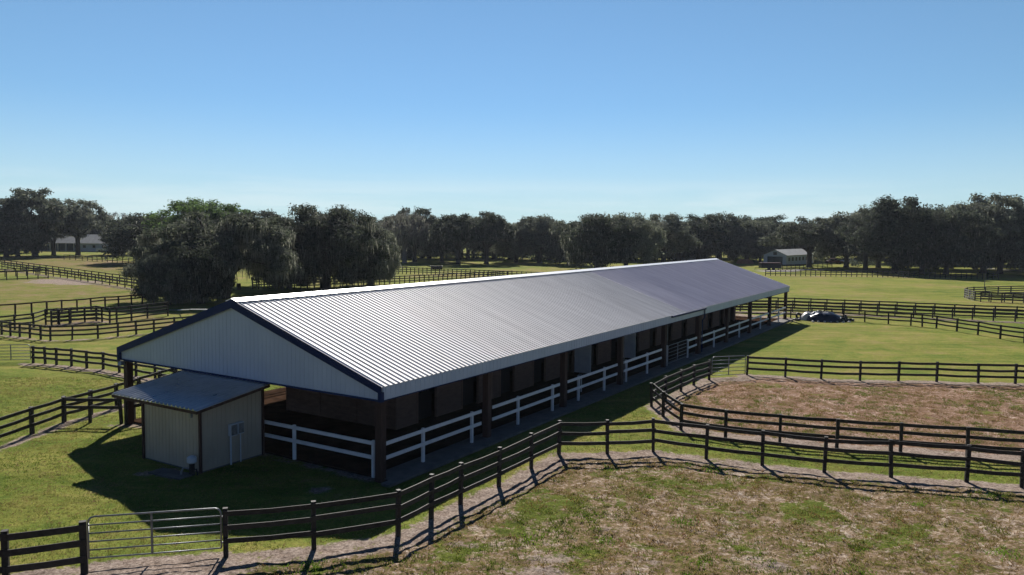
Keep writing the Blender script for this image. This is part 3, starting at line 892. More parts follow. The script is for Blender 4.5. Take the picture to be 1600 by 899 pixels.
# small things in the meadow
tb = MB().tube([(0, 0, 0), (0, 0, 0.1), (0, 0, 0.8), (0, 0, 0.9)], [0.28, 0.3, 0.3, 0.27], 12).build('barrel', MT['black'], None, G(373, 453))
tag(tb, 'dark barrel in the sunlit gap between the mossy oaks', 'barrel')
tg = empty('water_trough', G(682, 421), 0.1, 'small dark water trough alone in the meadow above the barn ridge', 'trough')
MB().add([(-1.2, -0.45, 0), (1.2, -0.45, 0), (1.2, 0.45, 0), (-1.2, 0.45, 0), (-1.35, -0.55, 0.75), (1.35, -0.55, 0.75), (1.35, 0.55, 0.75), (-1.35, 0.55, 0.75),
          (-1.2, -0.42, 0.75), (1.2, -0.42, 0.75), (1.2, 0.42, 0.75), (-1.2, 0.42, 0.75), (-1.1, -0.36, 0.5), (1.1, -0.36, 0.5), (1.1, 0.36, 0.5), (-1.1, 0.36, 0.5)],
         [(0, 3, 2, 1), (0, 1, 5, 4), (1, 2, 6, 5), (2, 3, 7, 6), (3, 0, 4, 7), (4, 5, 9, 8), (5, 6, 10, 9), (6, 7, 11, 10), (7, 4, 8, 11), (8, 9, 13, 12), (9, 10, 14, 13), (10, 11, 15, 14), (11, 8, 12, 15), (12, 13, 14, 15)]).build('tub', MT['black'], tg)
pl = MB().tube([(0, 0, 0), (0, 0, 2.6)], [0.06, 0.05], 6).build('thin_pole', MT['fencegrey'], None, G(1538, 452))
tag(pl, 'thin upright pole standing in the field just behind the grey pen', 'pole')

# ------------------------------------------------------------------ far buildings
def gable_house(c, rz, L_, W_, ze, zr, wallm, roofm, name, label, cat, over=0.4):
    root = empty(name, c, rz, label, cat)
    MB().box(-L_/2, L_/2, -W_/2, W_/2, 0, ze).build('wall', MT[wallm], root)
    MB().prism([(-W_/2, ze), (W_/2, ze), (0, zr - 0.05)], -L_/2, L_/2, 0).build('gable', MT[wallm], root)
    t = 0.12
    kk = (zr - ze) / (W_ / 2)
    ed = W_ / 2 + over
    MB().prism([(-ed, ze - over * kk), (0, zr), (ed, ze - over * kk), (ed, ze - over * kk + t), (0, zr + t), (-ed, ze - over * kk + t)], -L_/2 - over, L_/2 + over, 0).build('roof', MT[roofm], root)
    return root
# left: long stable
lc = at_depth(140, 386, 262)
hb = gable_house(Vector((lc.x, lc.y, 0)), 0.06, 27, 9, 3.0, 5.4, 'white', 'farroof', 'far_stable', 'long white stable with pale roof and small windows behind the left trees', 'stable', 0.8)
for i in range(9):
    x = -12 + i * 3
    MB().box(x, x + 0.9, -4.53, -4.502, 1.2, 2.1).build('window', MT['darkglass'], hb)
MB().box(-13, -2.5, -4.56, -4.532, 0.1, 2.6).build('door', MT['darkgreen'], hb)
for i in range(5):
    MB().box(-12.8 + i * 2.5, -12.6 + i * 2.5, -5.0, -4.8, 0, 2.75).build('post', MT['whitepaint'], hb)
# right: white gabled barn
ra = G(1187, 414); rb = G(1234, 414.5)
mid = (ra + rb) / 2
wd = (rb - ra).length
dv = (rb - ra).normalized()
back = Vector((-dv.y, dv.x, 0))
aim = (back + dv * 0.85).normalized()                     # long axis goes back to the right
rzz = math.atan2(aim.y, aim.x)
W_r = wd * abs(dv.cross(aim).z)
RL = 22
cc = mid + aim * (RL / 2)
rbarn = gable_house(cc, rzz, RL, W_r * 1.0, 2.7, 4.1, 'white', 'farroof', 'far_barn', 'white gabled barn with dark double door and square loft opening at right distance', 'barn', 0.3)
MB().box(-RL/2 - 0.06, -RL/2 - 0.01, -W_r*0.33, W_r*0.33, 0.1, 2.3).build('door', MT['darkgreen'], rbarn)
MB().box(-RL/2 - 0.05, -RL/2 - 0.01, -0.5, 0.5, 2.7, 3.6).build('loft_opening', MT['darkglass'], rbarn)
for i in range(7):
    MB().box(-RL/2 + 1.5 + i * 2.8, -RL/2 + 2.7 + i * 2.8, -W_r/2 - 0.05, -W_r/2 - 0.01, 1.1, 2.1).build('window', MT['darkglass'], rbarn)
# small house behind the ridge end
hc = G(1072, 407)
hh = gable_house(hc, 0.1, 9, 6, 2.6, 4.0, 'white', 'farroof', 'small_house', 'small pale roofed house glimpsed between trees above the barn ridge', 'house', 0.5)
for i in range(4):
    MB().box(-4.0 + i * 2.2, -3.2 + i * 2.2, -3.05, -3.01, 0.9, 2.1).build('window', MT['darkglass'], hh)
# clay heap
ch = mound(2.6, 1.8, 1.25, 5.5).build('clay_heap', MT['clay'], None, G(1164, 412), smooth=True)
tag(ch, 'orange clay heap on the meadow left of the white gabled barn', 'heap')

def vehicle(c, rz, L_, body, label, kind='car'):
    root = empty('parked_' + kind, c, rz, label, kind)
    h1, h2 = (0.95, 1.5) if kind == 'car' else (1.1, 1.85)
    Wd = 0.9
    if kind == 'pickup':
        prof = [(-L_/2, 0.4), (L_/2, 0.4), (L_/2, 0.85), (L_/2 - 0.3, h1), (L_*0.18, h1), (L_*0.1, h1), (-L_/2, h1)]
        cab = [(-L_*0.12, h1), (L_*0.22, h1), (L_*0.1, h2), (-L_*0.1, h2)]
    else:
        prof = [(-L_/2, 0.35), (L_/2, 0.35), (L_/2, 0.7), (L_/2 - 0.25, 0.85), (L_*0.2, h1), (-L_*0.35, h1), (-L_/2, 0.85)]
        cab = [(-L_*0.38, h1), (L_*0.22, h1), (L_*0.08, h2), (-L_*0.28, h2)]
    MB().prism(prof, -Wd, Wd, 1).build('body', MT[body], root)
    MB().prism(cab, -Wd + 0.12, Wd - 0.12, 1).build('cabin', MT['glass'], root)
    MB().box(cab[3][0] - 0.03, cab[2][0] + 0.03, -Wd + 0.1, Wd - 0.1, h2 + 0.003, h2 + 0.05).build('roof', MT[body], root)
    for sx_ in (-1, 1):
        for sy_ in (-1, 1):
            wl = MB().tube([(0, -0.11, 0), (0, 0.11, 0)], 0.34, 14).build('wheel', MT['black'], root, (sx_ * L_ * 0.31, sy_ * (Wd - 0.08), 0.34))
    return root
vehicle(G(165, 394), 0.1, 5.2, 'whitepaint', 'white pickup parked by the long white stable at far left', 'pickup')
vehicle(G(1326, 411.5), 0.2, 4.6, 'whitepaint', 'white car under the oaks right of the white gabled barn', 'car')
vehicle(G(1303, 412.5), 0.1, 4.6, 'redpaint', 'maroon car under the oaks nearest the white gabled barn', 'car')
vehicle(G(1342, 411), -0.1, 4.6, 'whitepaint', 'farther right of the two white cars under the oaks', 'car')
# dark stock trailer
tt = empty('stock_trailer', G(1203, 422), 0.03, 'dark covered stock trailer in front of the white gabled barn', 'trailer')
MB().box(-2.4, 2.4, -1.0, 1.0, 0.45, 1.55).build('body', MT['black'], tt)
MB().prism([(-1.02, 1.56), (1.02, 1.56), (0.8, 1.75), (-0.8, 1.75)], -2.45, 2.45, 0).build('roof', MT['redpaint'], tt)
for x in (-0.6, 0.5):
    MB().tube([(x, -1.1, 0.36), (x, -0.85, 0.36)], 0.36, 14).build('wheel', MT['black'], tt)
MB().tube([(-2.4, 0, 0.5), (-3.6, 0, 0.45), (-3.6, 0, 0.0)], 0.06, 6).build('hitch', MT['black'], tt)

# ------------------------------------------------------------------ trees
def leaf_cloud(centers, radii, n_per, size, seed, flat=0.7, droop=0.0):
    r = np.random.default_rng(seed)
    C_, R_ = np.array(centers), np.array(radii)
    idx = np.repeat(np.arange(len(C_)), (n_per * (R_ / R_.mean()) ** 2).astype(int) + 3)
    n = len(idx)
    d = r.normal(size=(n, 3))
    d /= np.linalg.norm(d, axis=1)[:, None]
    rad = r.random(n) ** 0.45
    # lumpy clump surface
    lump = 1 + 0.28 * np.sin(d[:, 0] * 5 + idx) * np.cos(d[:, 1] * 4.3 + idx * 1.7) + 0.18 * np.sin(d[:, 2] * 7 + idx * 0.7)
    p = C_[idx] + d * (R_[idx] * rad * lump)[:, None] * np.array([1, 1, flat])
    p[:, 2] -= droop * r.random(n) ** 2 * R_[idx]
    s = size * r.uniform(0.55, 1.35, n)
    a = r.normal(size=(n, 3)); a /= np.linalg.norm(a, axis=1)[:, None]
    nn = d * 1.2 + r.normal(size=(n, 3)) * 0.42 + np.array([0, 0, 0.25])
    nn /= np.linalg.norm(nn, axis=1)[:, None]
    e1 = np.cross(nn, a); e1 /= np.linalg.norm(e1, axis=1)[:, None]
    e2 = np.cross(nn, e1)
    V = np.stack([p - e1 * s[:, None], p + e2 * (s * 0.55)[:, None], p + e1 * s[:, None] * 0.9, p - e2 * (s * 0.5)[:, None]], 1).reshape(-1, 3)
    Fa = np.arange(n * 4).reshape(-1, 4)
    return V, Fa

def moss_cloud(centers, radii, n_per, lmax, wdt, seed, flat=0.7):
    r = np.random.default_rng(seed)
    C_, R_ = np.array(centers), np.array(radii)
    idx = np.repeat(np.arange(len(C_)), n_per)
    n = len(idx)
    az = r.random(n) * 2 * np.pi
    rr = np.sqrt(r.random(n)) * R_[idx] * 1.02
    p = C_[idx] + np.stack([np.cos(az) * rr, np.sin(az) * rr, -np.sqrt(np.maximum(0, 1 - (rr / (R_[idx] * 1.05)) ** 2)) * R_[idx] * flat * r.uniform(-0.6, 1.0, n)], 1)
    L_ = lmax * r.uniform(0.25, 1.0, n) ** 1.5
    L_ = np.minimum(L_, np.maximum(p[:, 2] - 0.25, 0.1))
    w_ = wdt * r.uniform(0.5, 1.4, n)
    th = r.random(n) * np.pi
    e = np.stack([np.cos(th), np.sin(th), np.zeros(n)], 1)
    j = r.normal(size=(n, 3)) * 0.06 * L_[:, None]
    dn = np.array([0, 0, -1.0])
    q1 = p + dn * (L_ * 0.5)[:, None] + j
    q2 = p + dn * L_[:, None] + j * 1.3
    V = np.stack([p - e * (w_ * 0.6)[:, None], p + e * (w_ * 0.6)[:, None], q1 + e * (w_ * 0.5)[:, None], q1 - e * (w_ * 0.5)[:, None],
                  q2 + e * (w_ * 0.08)[:, None], q2 - e * (w_ * 0.08)[:, None]], 1).reshape(-1, 3)
    b = np.arange(n)[:, None] * 6
    Fa = np.concatenate([b + np.array([[0, 1, 2, 3]]), b + np.array([[3, 2, 4, 5]])], 0)
    return V, Fa

def gen_oak(seed, H, Rc, th, ncl=75, nleaf=230, lsz=0.30, moss=6, mlen=1.8, mw=0.16, low=0.22, cr_f=(0.16, 0.27), limbs=6, leafm='leaf', barkm='bark', tr=0.55, lean=(0, 0), inner=0.3, mossm='moss', flat=0.68):
    rd = random.Random(seed)
    cz0 = H * 0.46
    wood = MB()
    top = Vector((lean[0], lean[1], th))
    wood.tube([(0, 0, -0.3), (lean[0] * 0.1, lean[1] * 0.1, 0.35), tuple(top * 0.6), tuple(top)], [tr * 1.55, tr * 1.08, tr * 0.9, tr * 0.95], 9)
    limb_pts = []
    for i in range(limbs):
        az = 2 * math.pi * (i + rd.uniform(-0.25, 0.25)) / limbs
        el = rd.uniform(0.25, 1.2)
        reach = rd.uniform(0.62, 0.85)
        end = Vector((math.cos(az) * math.cos(el) * Rc * reach, math.sin(az) * math.cos(el) * Rc * reach, cz0 + math.sin(el) * (H - cz0) * reach))
        pts = []
        m1 = top.lerp(end, 0.4) + Vector((rd.uniform(-0.6, 0.6), rd.uniform(-0.6, 0.6), rd.uniform(-0.5, 0.6) - 0.2))
        for k in range(7):
            t = k / 6
            p = top * (1 - t) ** 2 + m1 * 2 * t * (1 - t) + end * t * t
            p += Vector((rd.gauss(0, 0.15), rd.gauss(0, 0.15), rd.gauss(0, 0.12))) * (0 < k)
            pts.append(p)
        r0 = tr * 0.62
        wood.tube([pts[0] - Vector((0, 0, 0.25))] + pts[1:], [r0 * (1 - 0.8 * k / 6) for k in range(7)], 7)
        limb_pts += [(p, r0 * (1 - 0.8 * k / 6)) for k, p in enumerate(pts) if k >= 2]
    C_, R_ = [], []
    ph = seed * 1.3
    for i in range(ncl):
        inn = rd.random() < inner
        sinel = 1 - (i + 0.5) / ncl * (1 + low)
        el = math.asin(max(-0.75, min(1, sinel)))
        az = i * 2.39996 + rd.uniform(-0.3, 0.3)
        shape = 1 + 0.13 * math.sin(az * 2 + ph) + 0.10 * math.sin(az * 3 + 2 * ph) + 0.10 * math.sin(el * 5 + az * 2)
        f = (rd.uniform(0.4, 0.7) if inn else rd.uniform(0.76, 1.0)) * shape
        if sinel > 0.55: f = min(f, 0.97) * (0.93 if i < 3 else 1.0)
        rc = Rc * rd.uniform(*cr_f) * (0.8 if inn else 1.0)
        x = math.cos(az) * math.cos(el) * (Rc - rc * 0.8) * f
        y = math.sin(az) * math.cos(el) * (Rc - rc * 0.8) * f
        zz = math.sin(el)
        z = cz0 + zz * ((H - cz0 - rc * 0.55) if zz > 0 else cz0 * 0.95) * f
        z = max(z, rc * 0.55 + 0.5)
        p = Vector((x, y, z))
        C_.append(tuple(p)); R_.append(rc)
        q, rq = min(limb_pts, key=lambda a: (a[0] - p).length + (1.5 if a[0].z > p.z + 1 else 0))
        mdl = q.lerp(p, 0.5) + Vector((rd.uniform(-0.3, 0.3), rd.uniform(-0.3, 0.3), rd.uniform(0.0, 0.4)))
        wood.tube([q, mdl, p], [rq * 0.5, rq * 0.3, 0.03], 5, cap=False)
    V, Fa = leaf_cloud(C_, R_, nleaf, lsz, seed, flat)
    crown = np_mesh('crown', V, Fa, MT[leafm])
    mm = None
    if moss:
        V, Fa = moss_cloud(C_, R_, moss, mlen, mw, seed + 1, flat)
        mm = np_mesh('spanish_moss', V, Fa, MT[mossm])
    trunk = wood.mesh('trunk', MT[barkm])
    return dict(H=H, R=Rc, crown=crown, trunk=trunk, moss=mm)

VAR = {
 'a': gen_oak(1, 15, 8.5, 2.6, ncl=92, nleaf=250, lsz=0.28, moss=9, mlen=1.4, low=0.62),
 'b': gen_oak(2, 16, 8.0, 3.2, ncl=88, nleaf=250, lsz=0.28, moss=8, mlen=1.4, low=0.5, cr_f=(0.14, 0.25)),
 'c': gen_oak(3, 14, 8.8, 2.2, ncl=105, nleaf=240, lsz=0.28, moss=12, mlen=1.6, low=0.75),
 'd': gen_oak(4, 18, 8.0, 4.0, ncl=82, nleaf=190, lsz=0.28, moss=8, mlen=1.6, low=0.4, cr_f=(0.16, 0.26), inner=0.25),
 'e': gen_oak(5, 17, 7.5, 3.5, ncl=80, nleaf=260, lsz=0.27, moss=3, mlen=1.2, low=0.5, leafm='leafgreen', cr_f=(0.17, 0.28)),
 'g': gen_oak(9, 16, 8.2, 4.6, ncl=80, nleaf=210, lsz=0.27, moss=10, mlen=1.5, low=0.02, cr_f=(0.13, 0.23), inner=0.25),
 'f': gen_oak(6, 14, 7.5, 3.0, ncl=60, nleaf=55, lsz=0.22, moss=40, mlen=2.2, mw=0.10, low=0.2, leafm='greyleaf', barkm='palebark', cr_f=(0.12, 0.2)),
 # close mossy oaks
 'n1': gen_oak(21, 8.2, 5.6, 1.6, ncl=100, nleaf=560, lsz=0.15, moss=60, mlen=1.1, mw=0.065, low=1.0, tr=0.45, cr_f=(0.16, 0.27), inner=0.3),
 'n2': gen_oak(22, 12.0, 8.2, 3.2, ncl=115, nleaf=440, lsz=0.16, moss=60, mlen=2.2, mw=0.07, low=0.32, tr=0.6, cr_f=(0.12, 0.2), inner=0.35, lean=(0.8, -0.2)),
 'n3': gen_oak(23, 14.0, 8.8, 3.4, ncl=130, nleaf=540, lsz=0.17, moss=60, mlen=2.1, mw=0.075, low=0.85, tr=0.65, cr_f=(0.13, 0.22), inner=0.3, lean=(-1.2, 0)),
}
def hor(x): return 357.92 + (x - 800) * 0.0119

def tree(px, base, top, wpx, var, label, rz=None, name='oak_tree', group=None, cat='tree'):
    c = G(px, base)
    dist = c.y
    Ht = (base - top) / max(base - hor(px), 1) * CAMH
    Rt = wpx / 2 / FOC * dist * (1.12 if base > 440 else 1.24)
    V_ = VAR[var]
    root = empty(name, c, rz if rz is not None else random.uniform(0, 6.28), label, cat, group)
    root.scale = (Rt / V_['R'], Rt / V_['R'], Ht / V_['H'])
    for nm in ('trunk', 'crown', 'moss'):
        if V_[nm] is not None:
            o = D.objects.new({'moss': 'spanish_moss'}.get(nm, nm), V_[nm])
            COL.objects.link(o)
            o.parent = root
            if nm == 'moss':
                o['kind'] = 'stuff'
    return root

tree(262, 476, 391, 96, 'n1', 'low mossy oak whose grey-green curtain reaches the ground, nearest the left paddock fences', 0.3)
tree(314, 474, 377, 112, 'n1', 'drooping mossy oak pressed between the low mossy oak and the gable peak', 2.4)
tree(350, 466, 325, 215, 'n2', 'spreading oak hung with grey moss rising directly behind the gable peak', 1.2)
tree(508, 452, 313, 200, 'n3', 'tallest near mossy oak, its leaning trunk seen above the front part of the roof', 2.0)
tree(432, 447, 334, 120, 'n2', 'mossy oak filling the gap between the one behind the gable and the tallest near oak', 3.9)
tree(452, 450, 392, 75, 'n1', 'low mossy crown drooping to the ground in front of the tallest near oak', 0.9)
tree(578, 446, 350, 95, 'n1', 'low mossy oak at the right end of the near group, draping beside the green meadow', 4.2)

tree(298, 415, 305, 105, 'e', 'bright green tall tree rising behind the low mossy oak at left', 0.5, 'tree')
tree(352, 414, 310, 95, 'e', 'green tree with flat topped crown beside the bright green one behind the gable oak', 2.6, 'tree')
tree(232, 411, 327, 120, 'a', 'broad dark oak at the right end of the left pasture, casting shade on its grass', 1.1)
tree(412, 410, 326, 90, 'b', 'pale topped oak between the green trees and the tallest near oak', 4.4)
tree(178, 391, 328, 62, 'f', 'bare grey moss covered tree behind the white pickup', 0.9)
tree(204, 391, 338, 46, 'f', 'smaller bare grey tree right of the one behind the white pickup', 2.9)
tree(158, 391, 336, 46, 'f', 'slender bare grey tree left of the one behind the white pickup', 4.9)
tree(192, 398, 350, 62, 'g', 'low drooping oak in front of the right end of the long white stable', 4.0)
tree(122, 399, 308, 85, 'g', 'dark oak with forked trunk before the middle of the long white stable', 2.2)
tree(55, 401, 290, 105, 'g', 'tallest airy oak at far left with sky showing through its crown', 0.2)
tree(10, 402, 306, 90, 'b', 'dense dark oak cut by the left edge of the view', 5.2)
tree(84, 399, 335, 74, 'g', 'lower oak with slanting limbs before the left end of the long white stable', 3.3)
tree(-45, 402, 300, 110, 'a', 'dense dark oak just outside the left edge', 2.3)
tree(28, 401, 333, 80, 'c', 'low dark oak under the tallest airy oak at far left', 2.7)

tree(632, 411, 325, 80, 'f', 'greyish mossy oak just right of the near oak group', 1.0)
tree(648, 409, 321, 75, 'b', 'tall crowned oak at the left end of the middle tree line', 0.4)
tree(690, 409, 334, 70, 'a', 'rounded oak between the tall left one and the two with clear trunks in the meadow', 3.1)
tree(716, 413, 331, 80, 'g', 'left one of the two meadow oaks with clear trunks above the barn ridge', 5.1)
tree(760, 412, 328, 84, 'g', 'right one of the two meadow oaks with clear trunks above the barn ridge', 0.9)
tree(806, 410, 343, 75, 'a', 'lower oak in the dip of the skyline right of the two meadow oaks', 2.0)
tree(843, 411, 334, 85, 'b', 'oak with rounded top just left of the dark central pair', 4.0)
tree(888, 414, 340, 60, 'c', 'narrow drooping oak touching the left side of the dark central pair', 1.5)
tree(932, 423, 328, 110, 'c', 'left one of the dark central pair of oaks behind the middle of the barn ridge', 0.0)
tree(978, 422, 325, 95, 'a', 'right one of the dark central pair of oaks behind the middle of the barn ridge', 2.9)
tree(1036, 414, 331, 90, 'b', 'oak with broad flat top right of the dark central pair', 5.5)
tree(1094, 411, 332, 85, 'd', 'oak above the small pale roofed house', 1.9)
tree(1125, 410, 330, 75, 'b', 'oak above the far end of the barn ridge', 3.5)
tree(1168, 407, 331, 80, 'a', 'oak behind the orange clay heap', 0.6)
tree(1207, 407, 333, 70, 'd', 'narrow oak directly behind the white gabled barn', 4.1)

tree(1264, 418, 336, 100, 'g', 'spreading oak standing against the side of the white gabled barn', 1.7)
tree(1322, 418, 324, 95, 'a', 'oak above the white cars, second from the white gabled barn', 0.1)
tree(1352, 422, 322, 85, 'd', 'open topped oak between the white cars and the grove centre', 3.0)
tree(1398, 427, 303, 110, 'b', 'tallest oak in the left half of the right hand grove', 2.1)
tree(1440, 428, 330, 100, 'c', 'low broad oak in front centre of the right hand grove', 4.6)
tree(1478, 429, 316, 100, 'a', 'round crowned oak in the middle of the right hand grove', 5.9)
tree(1536, 427, 298, 115, 'g', 'tall open oak above the grey pen, highest of the right hand grove', 1.3)
tree(1562, 428, 325, 110, 'c', 'broad low oak with thick trunk just behind the pale lane entrance', 3.7)
tree(1608, 424, 299, 115, 'd', 'tall open oak cut by the right edge of the view', 5.0)
tree(1660, 426, 310, 120, 'a', 'oak just outside the right edge of the view', 0.8)
for i, (bb, tt_) in enumerate(((419, 322), (412, 326))):
    for x in range(1372 + i * 18, 1680, 38):
        tree(x, bb + (x - 1400) * 0.012, tt_ + random.uniform(-12, 12), random.uniform(70, 95), random.choice('abd'),
             'dark oak half hidden deep inside the right hand grove', None, 'oak_tree', 'oaks deep inside the right hand grove')
for x in range(600, 1190, 33):
    tree(x + random.uniform(-8, 8), 405.5 + (x - 800) * 0.012, 339 + random.uniform(-8, 8), random.uniform(60, 80), random.choice('abcf'),
         'grey-green oak standing in the second rank of the middle tree line', None, 'oak_tree', 'oaks in the second rank of the middle tree line')
# backdrop rows: nothing tells these apart
k = 0
for row, (b0, t0, stepx) in enumerate(((404, 343, 42), (398, 347, 38))):
    x = -80 + row * 19
    while x < 1690:
        hz = (x - 800) * 0.0119
        rise_ = -14 * max(0, (x - 1280) / 300) if x > 1280 else (-10 * max(0, (260 - x) / 260) if x < 260 else 0)
        if 60 < x < 205:
            x += stepx
            continue
        tree(x + random.uniform(-8, 8), b0 + hz + random.uniform(-2, 2), t0 + rise_ + random.uniform(-8, 7), random.uniform(52, 72), random.choice('abcab'),
             'dark oak merged into the distant tree line on the horizon', None, 'oak_tree', 'distant oaks merging along the horizon')
        x += stepx
        k += 1
for x in range(40, 220, 26):
    tree(x, 391, 352 + random.uniform(-5, 5), 45, random.choice('ab'), 'dark oak behind the pale roof of the long white stable', None, 'oak_tree', 'oaks behind the long white stable')

# low brush along the foot of the wood (one tangled mass)
cs, rs = [], []
for i in range(620):
    x = random.uniform(-120, 1720)
    p = G(x, random.uniform(385, 399) + (x - 800) * 0.0119)
    r_ = random.uniform(1.4, 3.6)
    if p.y < 260 and (1040 < x < 1340 or 70 < x < 210):
        continue
    cs.append((p.x, p.y, r_ * 0.6)); rs.append(r_)
for i in range(760):
    x = random.uniform(-80, 1700)
    if 60 < x < 205 or 1055 < x < 1330:
        continue
    yb = 403.5 if 560 < x < 1060 else (398.5 if x < 560 else 415)
    p = G(x, yb + random.uniform(-3.5, 3.0) + (x - 800) * 0.0119 * (x < 1300))
    r_ = random.uniform(0.6, 1.9)
    cs.append((p.x, p.y, r_ * 0.55)); rs.append(r_)
V_, F_ = leaf_cloud(cs, rs, 60, 0.36, 77, 0.8)
br = D.objects.new('brush', np_mesh('brush', V_, F_, MT['leaf']))
COL.objects.link(br)
tag(br, 'tangled low brush along the foot of the distant wood', 'brush', kind='stuff')

# ------------------------------------------------------------------ ground
def seg_dist(Px, Py, pts):
    """signed distance (left of the direction +) and unsigned distance to a polyline"""
    best = np.full(Px.shape, 1e9); sg = np.zeros(Px.shape)
    for (x0, y0), (x1, y1) in zip(pts[:-1], pts[1:]):
        dx, dy = x1 - x0, y1 - y0
        L2 = dx * dx + dy * dy
        t = np.clip(((Px - x0) * dx + (Py - y0) * dy) / L2, 0, 1)
        qx, qy = x0 + t * dx, y0 + t * dy
        d = np.hypot(Px - qx, Py - qy)
        s = np.sign(dx * (Py - y0) - dy * (Px - x0))
        m = d < best
        best = np.where(m, d, best); sg = np.where(m, s, sg)
    return best * sg, best

def in_poly(Px, Py, poly):
    ins = np.zeros(Px.shape, bool)
    n = len(poly)
    for i in range(n):
        x0, y0 = poly[i]; x1, y1 = poly[(i + 1) % n]
        c = ((y0 > Py) != (y1 > Py)) & (Px < (x1 - x0) * (Py - y0) / (y1 - y0 + 1e-12) + x0)
        ins ^= c
    return ins

def gp2(pix, z=0.0):
    return [tuple(G(x, y, z))[:2] for x, y in pix]

P_F1 = gp2(f1, 1.35)
P_F2 = gp2(f2a, 1.2) + gp2(list(reversed(f2b)), 1.2)
POLY1 = [tuple(G(130, 815, 1.35))[:2]] + P_F1 + [(60, 15), (60, -30), (-60, -30), (-60, tuple(G(-140, 841, 1.35))[1])] + gp2([(-140, 841), (7, 829)], 1.35)
POLY3 = gp2([(-120, 500), (2, 519), (78, 528), (180, 521), (330, 505), (250, 492), (60, 502), (-120, 506)])   # left paddock
POLY4 = gp2([(-200, 500), (240, 471), (232, 452), (120, 434), (80, 434), (-200, 439)])  # left pasture
POLY5 = gp2([(-200, 402), (100, 400), (235, 412), (235, 433), (100, 419), (0, 411), (-200, 400.5)])  # tan pasture
def soft(Px, Py, poly, w_):
    _, d = seg_dist(Px, Py, poly + [poly[0]])
    s = np.where(in_poly(Px, Py, poly), d, -d)
    return np.clip(s / w_ * 0.5 + 0.5, 0, 1)

def masks(Px, Py):
    dirt = np.zeros(Px.shape)
    for pts, lo, hi, st in STRIPS:
        s, d = seg_dist(Px, Py, pts)
        s = -s                                    # right-hand side positive
        m = np.clip((s - lo) / 0.5 + 0.5, 0, 1) * np.clip((hi - s) / 0.7 + 0.5, 0, 1)
        m = m * (d < max(abs(lo), abs(hi)) + 0.8)
        dirt = np.maximum(dirt, m * st)
    # worn soil around the barn edge
    bx_ = (Px - AX) * u.x + (Py - AY) * u.y
    by_ = (Px - AX) * v.x + (Py - AY) * v.y
    inside = np.clip(np.minimum(np.minimum(bx_ + 0.6, BL + 3.0 - bx_), np.minimum(by_ + 1.0, BW + 0.6 - by_)) / 1.0, 0, 1)
    dirt = np.maximum(dirt, inside * 0.85)
    for (cx, cy, rx, ry, st) in SPOTS:
        q = np.exp(-(((Px - cx) / rx) ** 2 + ((Py - cy) / ry) ** 2))
        dirt = np.maximum(dirt, q * st)
    dry = soft(Px, Py, POLY1, 0.8)
    red = soft(Px, Py, P_F2, 0.8)
    past = np.maximum(np.maximum(soft(Px, Py, POLY4, 2.0) * 0.6, soft(Px, Py, POLY5, 4.0) * 0.9), soft(Px, Py, POLY3, 1.0) * 0.65)
    return dirt, dry, red, past
SPOTS = []
for px_, py_, rx, ry, st in ((103, 441, 6.0, 3.5, 1.5), (88, 438, 4.0, 2.5, 1.3), (120, 444, 4.0, 2.0, 1.1), (1240, 422, 12, 3.5, 0.9), (250, 738, 0.9, 0.6, 0.9), (205, 662, 1.3, 0.8, 0.8),
                             (1240, 498, 2.5, 1.5, 1.0), (1215, 500, 2.5, 2.0, 1.0), (530, 436, 14, 1.8, 0.8), (1330, 500, 2, 1, 0.5), (640, 431, 16, 1.6, 0.5), (500, 765, 0.8, 0.6, 0.6), (860, 872, 1.1, 0.5, 0.75), (830, 893, 1.3, 0.5, 0.8), (955, 828, 0.9, 0.3, 0.6), (1180, 862, 1.2, 0.35, 0.55), (1230, 885, 1.4, 0.5, 0.6), (735, 850, 1.2, 0.4, 0.6), (1020, 880, 0.8, 0.3, 0.5), (1165, 800, 0.8, 0.25, 0.5), (560, 890, 1.0, 0.4, 0.5), (1440, 795, 1.0, 0.3, 0.45)):
    p = G(px_, py_)
    SPOTS.append((p.x, p.y, rx, ry, st))

angs = np.concatenate([np.arange(-180, -40, 5.0), np.arange(-40, 40, 0.13), np.arange(40, 180, 5.0)])
rads = [0.0, 2.0, 5.0, 8.0, 11.0, 14.0]
r_ = 16.0
while r_ < 50: rads.append(r_); r_ *= 1.0042
while r_ < 140: rads.append(r_); r_ *= 1.007
while r_ < 420: rads.append(r_); r_ *= 1.012
while r_ < 9000: rads.append(r_); r_ *= 1.3
rads = np.array(rads)
AA, RR = np.meshgrid(np.radians(angs), rads, indexing='ij')
PX, PY = np.sin(AA) * RR, np.cos(AA) * RR
def vnoise(x, y, s):
    """vectorised lattice noise, -1..1"""
    x, y = x * s, y * s
    xi, yi = np.floor(x).astype(np.int64), np.floor(y).astype(np.int64)
    fx, fy = x - xi, y - yi
    fx, fy = fx * fx * (3 - 2 * fx), fy * fy * (3 - 2 * fy)
    h = lambda a, b_: (((a * 374761393 + b_ * 668265263) ^ ((a * 374761393 + b_ * 668265263) >> 13)) * 1274126177 % 65536) / 32768.0 - 1
    return (h(xi, yi) * (1 - fx) + h(xi + 1, yi) * fx) * (1 - fy) + (h(xi, yi + 1) * (1 - fx) + h(xi + 1, yi + 1) * fx) * fy
def rough_soil(x, y):
    return 0.022 * vnoise(x, y, 1.9) + 0.020 * vnoise(x + 7, y, 4.1) + 0.020 * vnoise(x, y + 3, 8.3)
def ground_z(x, y):
    """gentle lie of the land; level under the barn and fences"""
    z = 0.02 * np.sin(x * 0.9 + 1.3 * np.sin(y * 0.5)) * np.cos(y * 0.8 + np.sin(x * 0.35))
    z = z + 0.015 * np.sin(x * 2.7 + y * 1.1) * np.sin(y * 3.1 - x * 0.7)
    return z - 0.02
PZ = ground_z(PX, PY)
bx_ = (PX - AX) * u.x + (PY - AY) * u.y
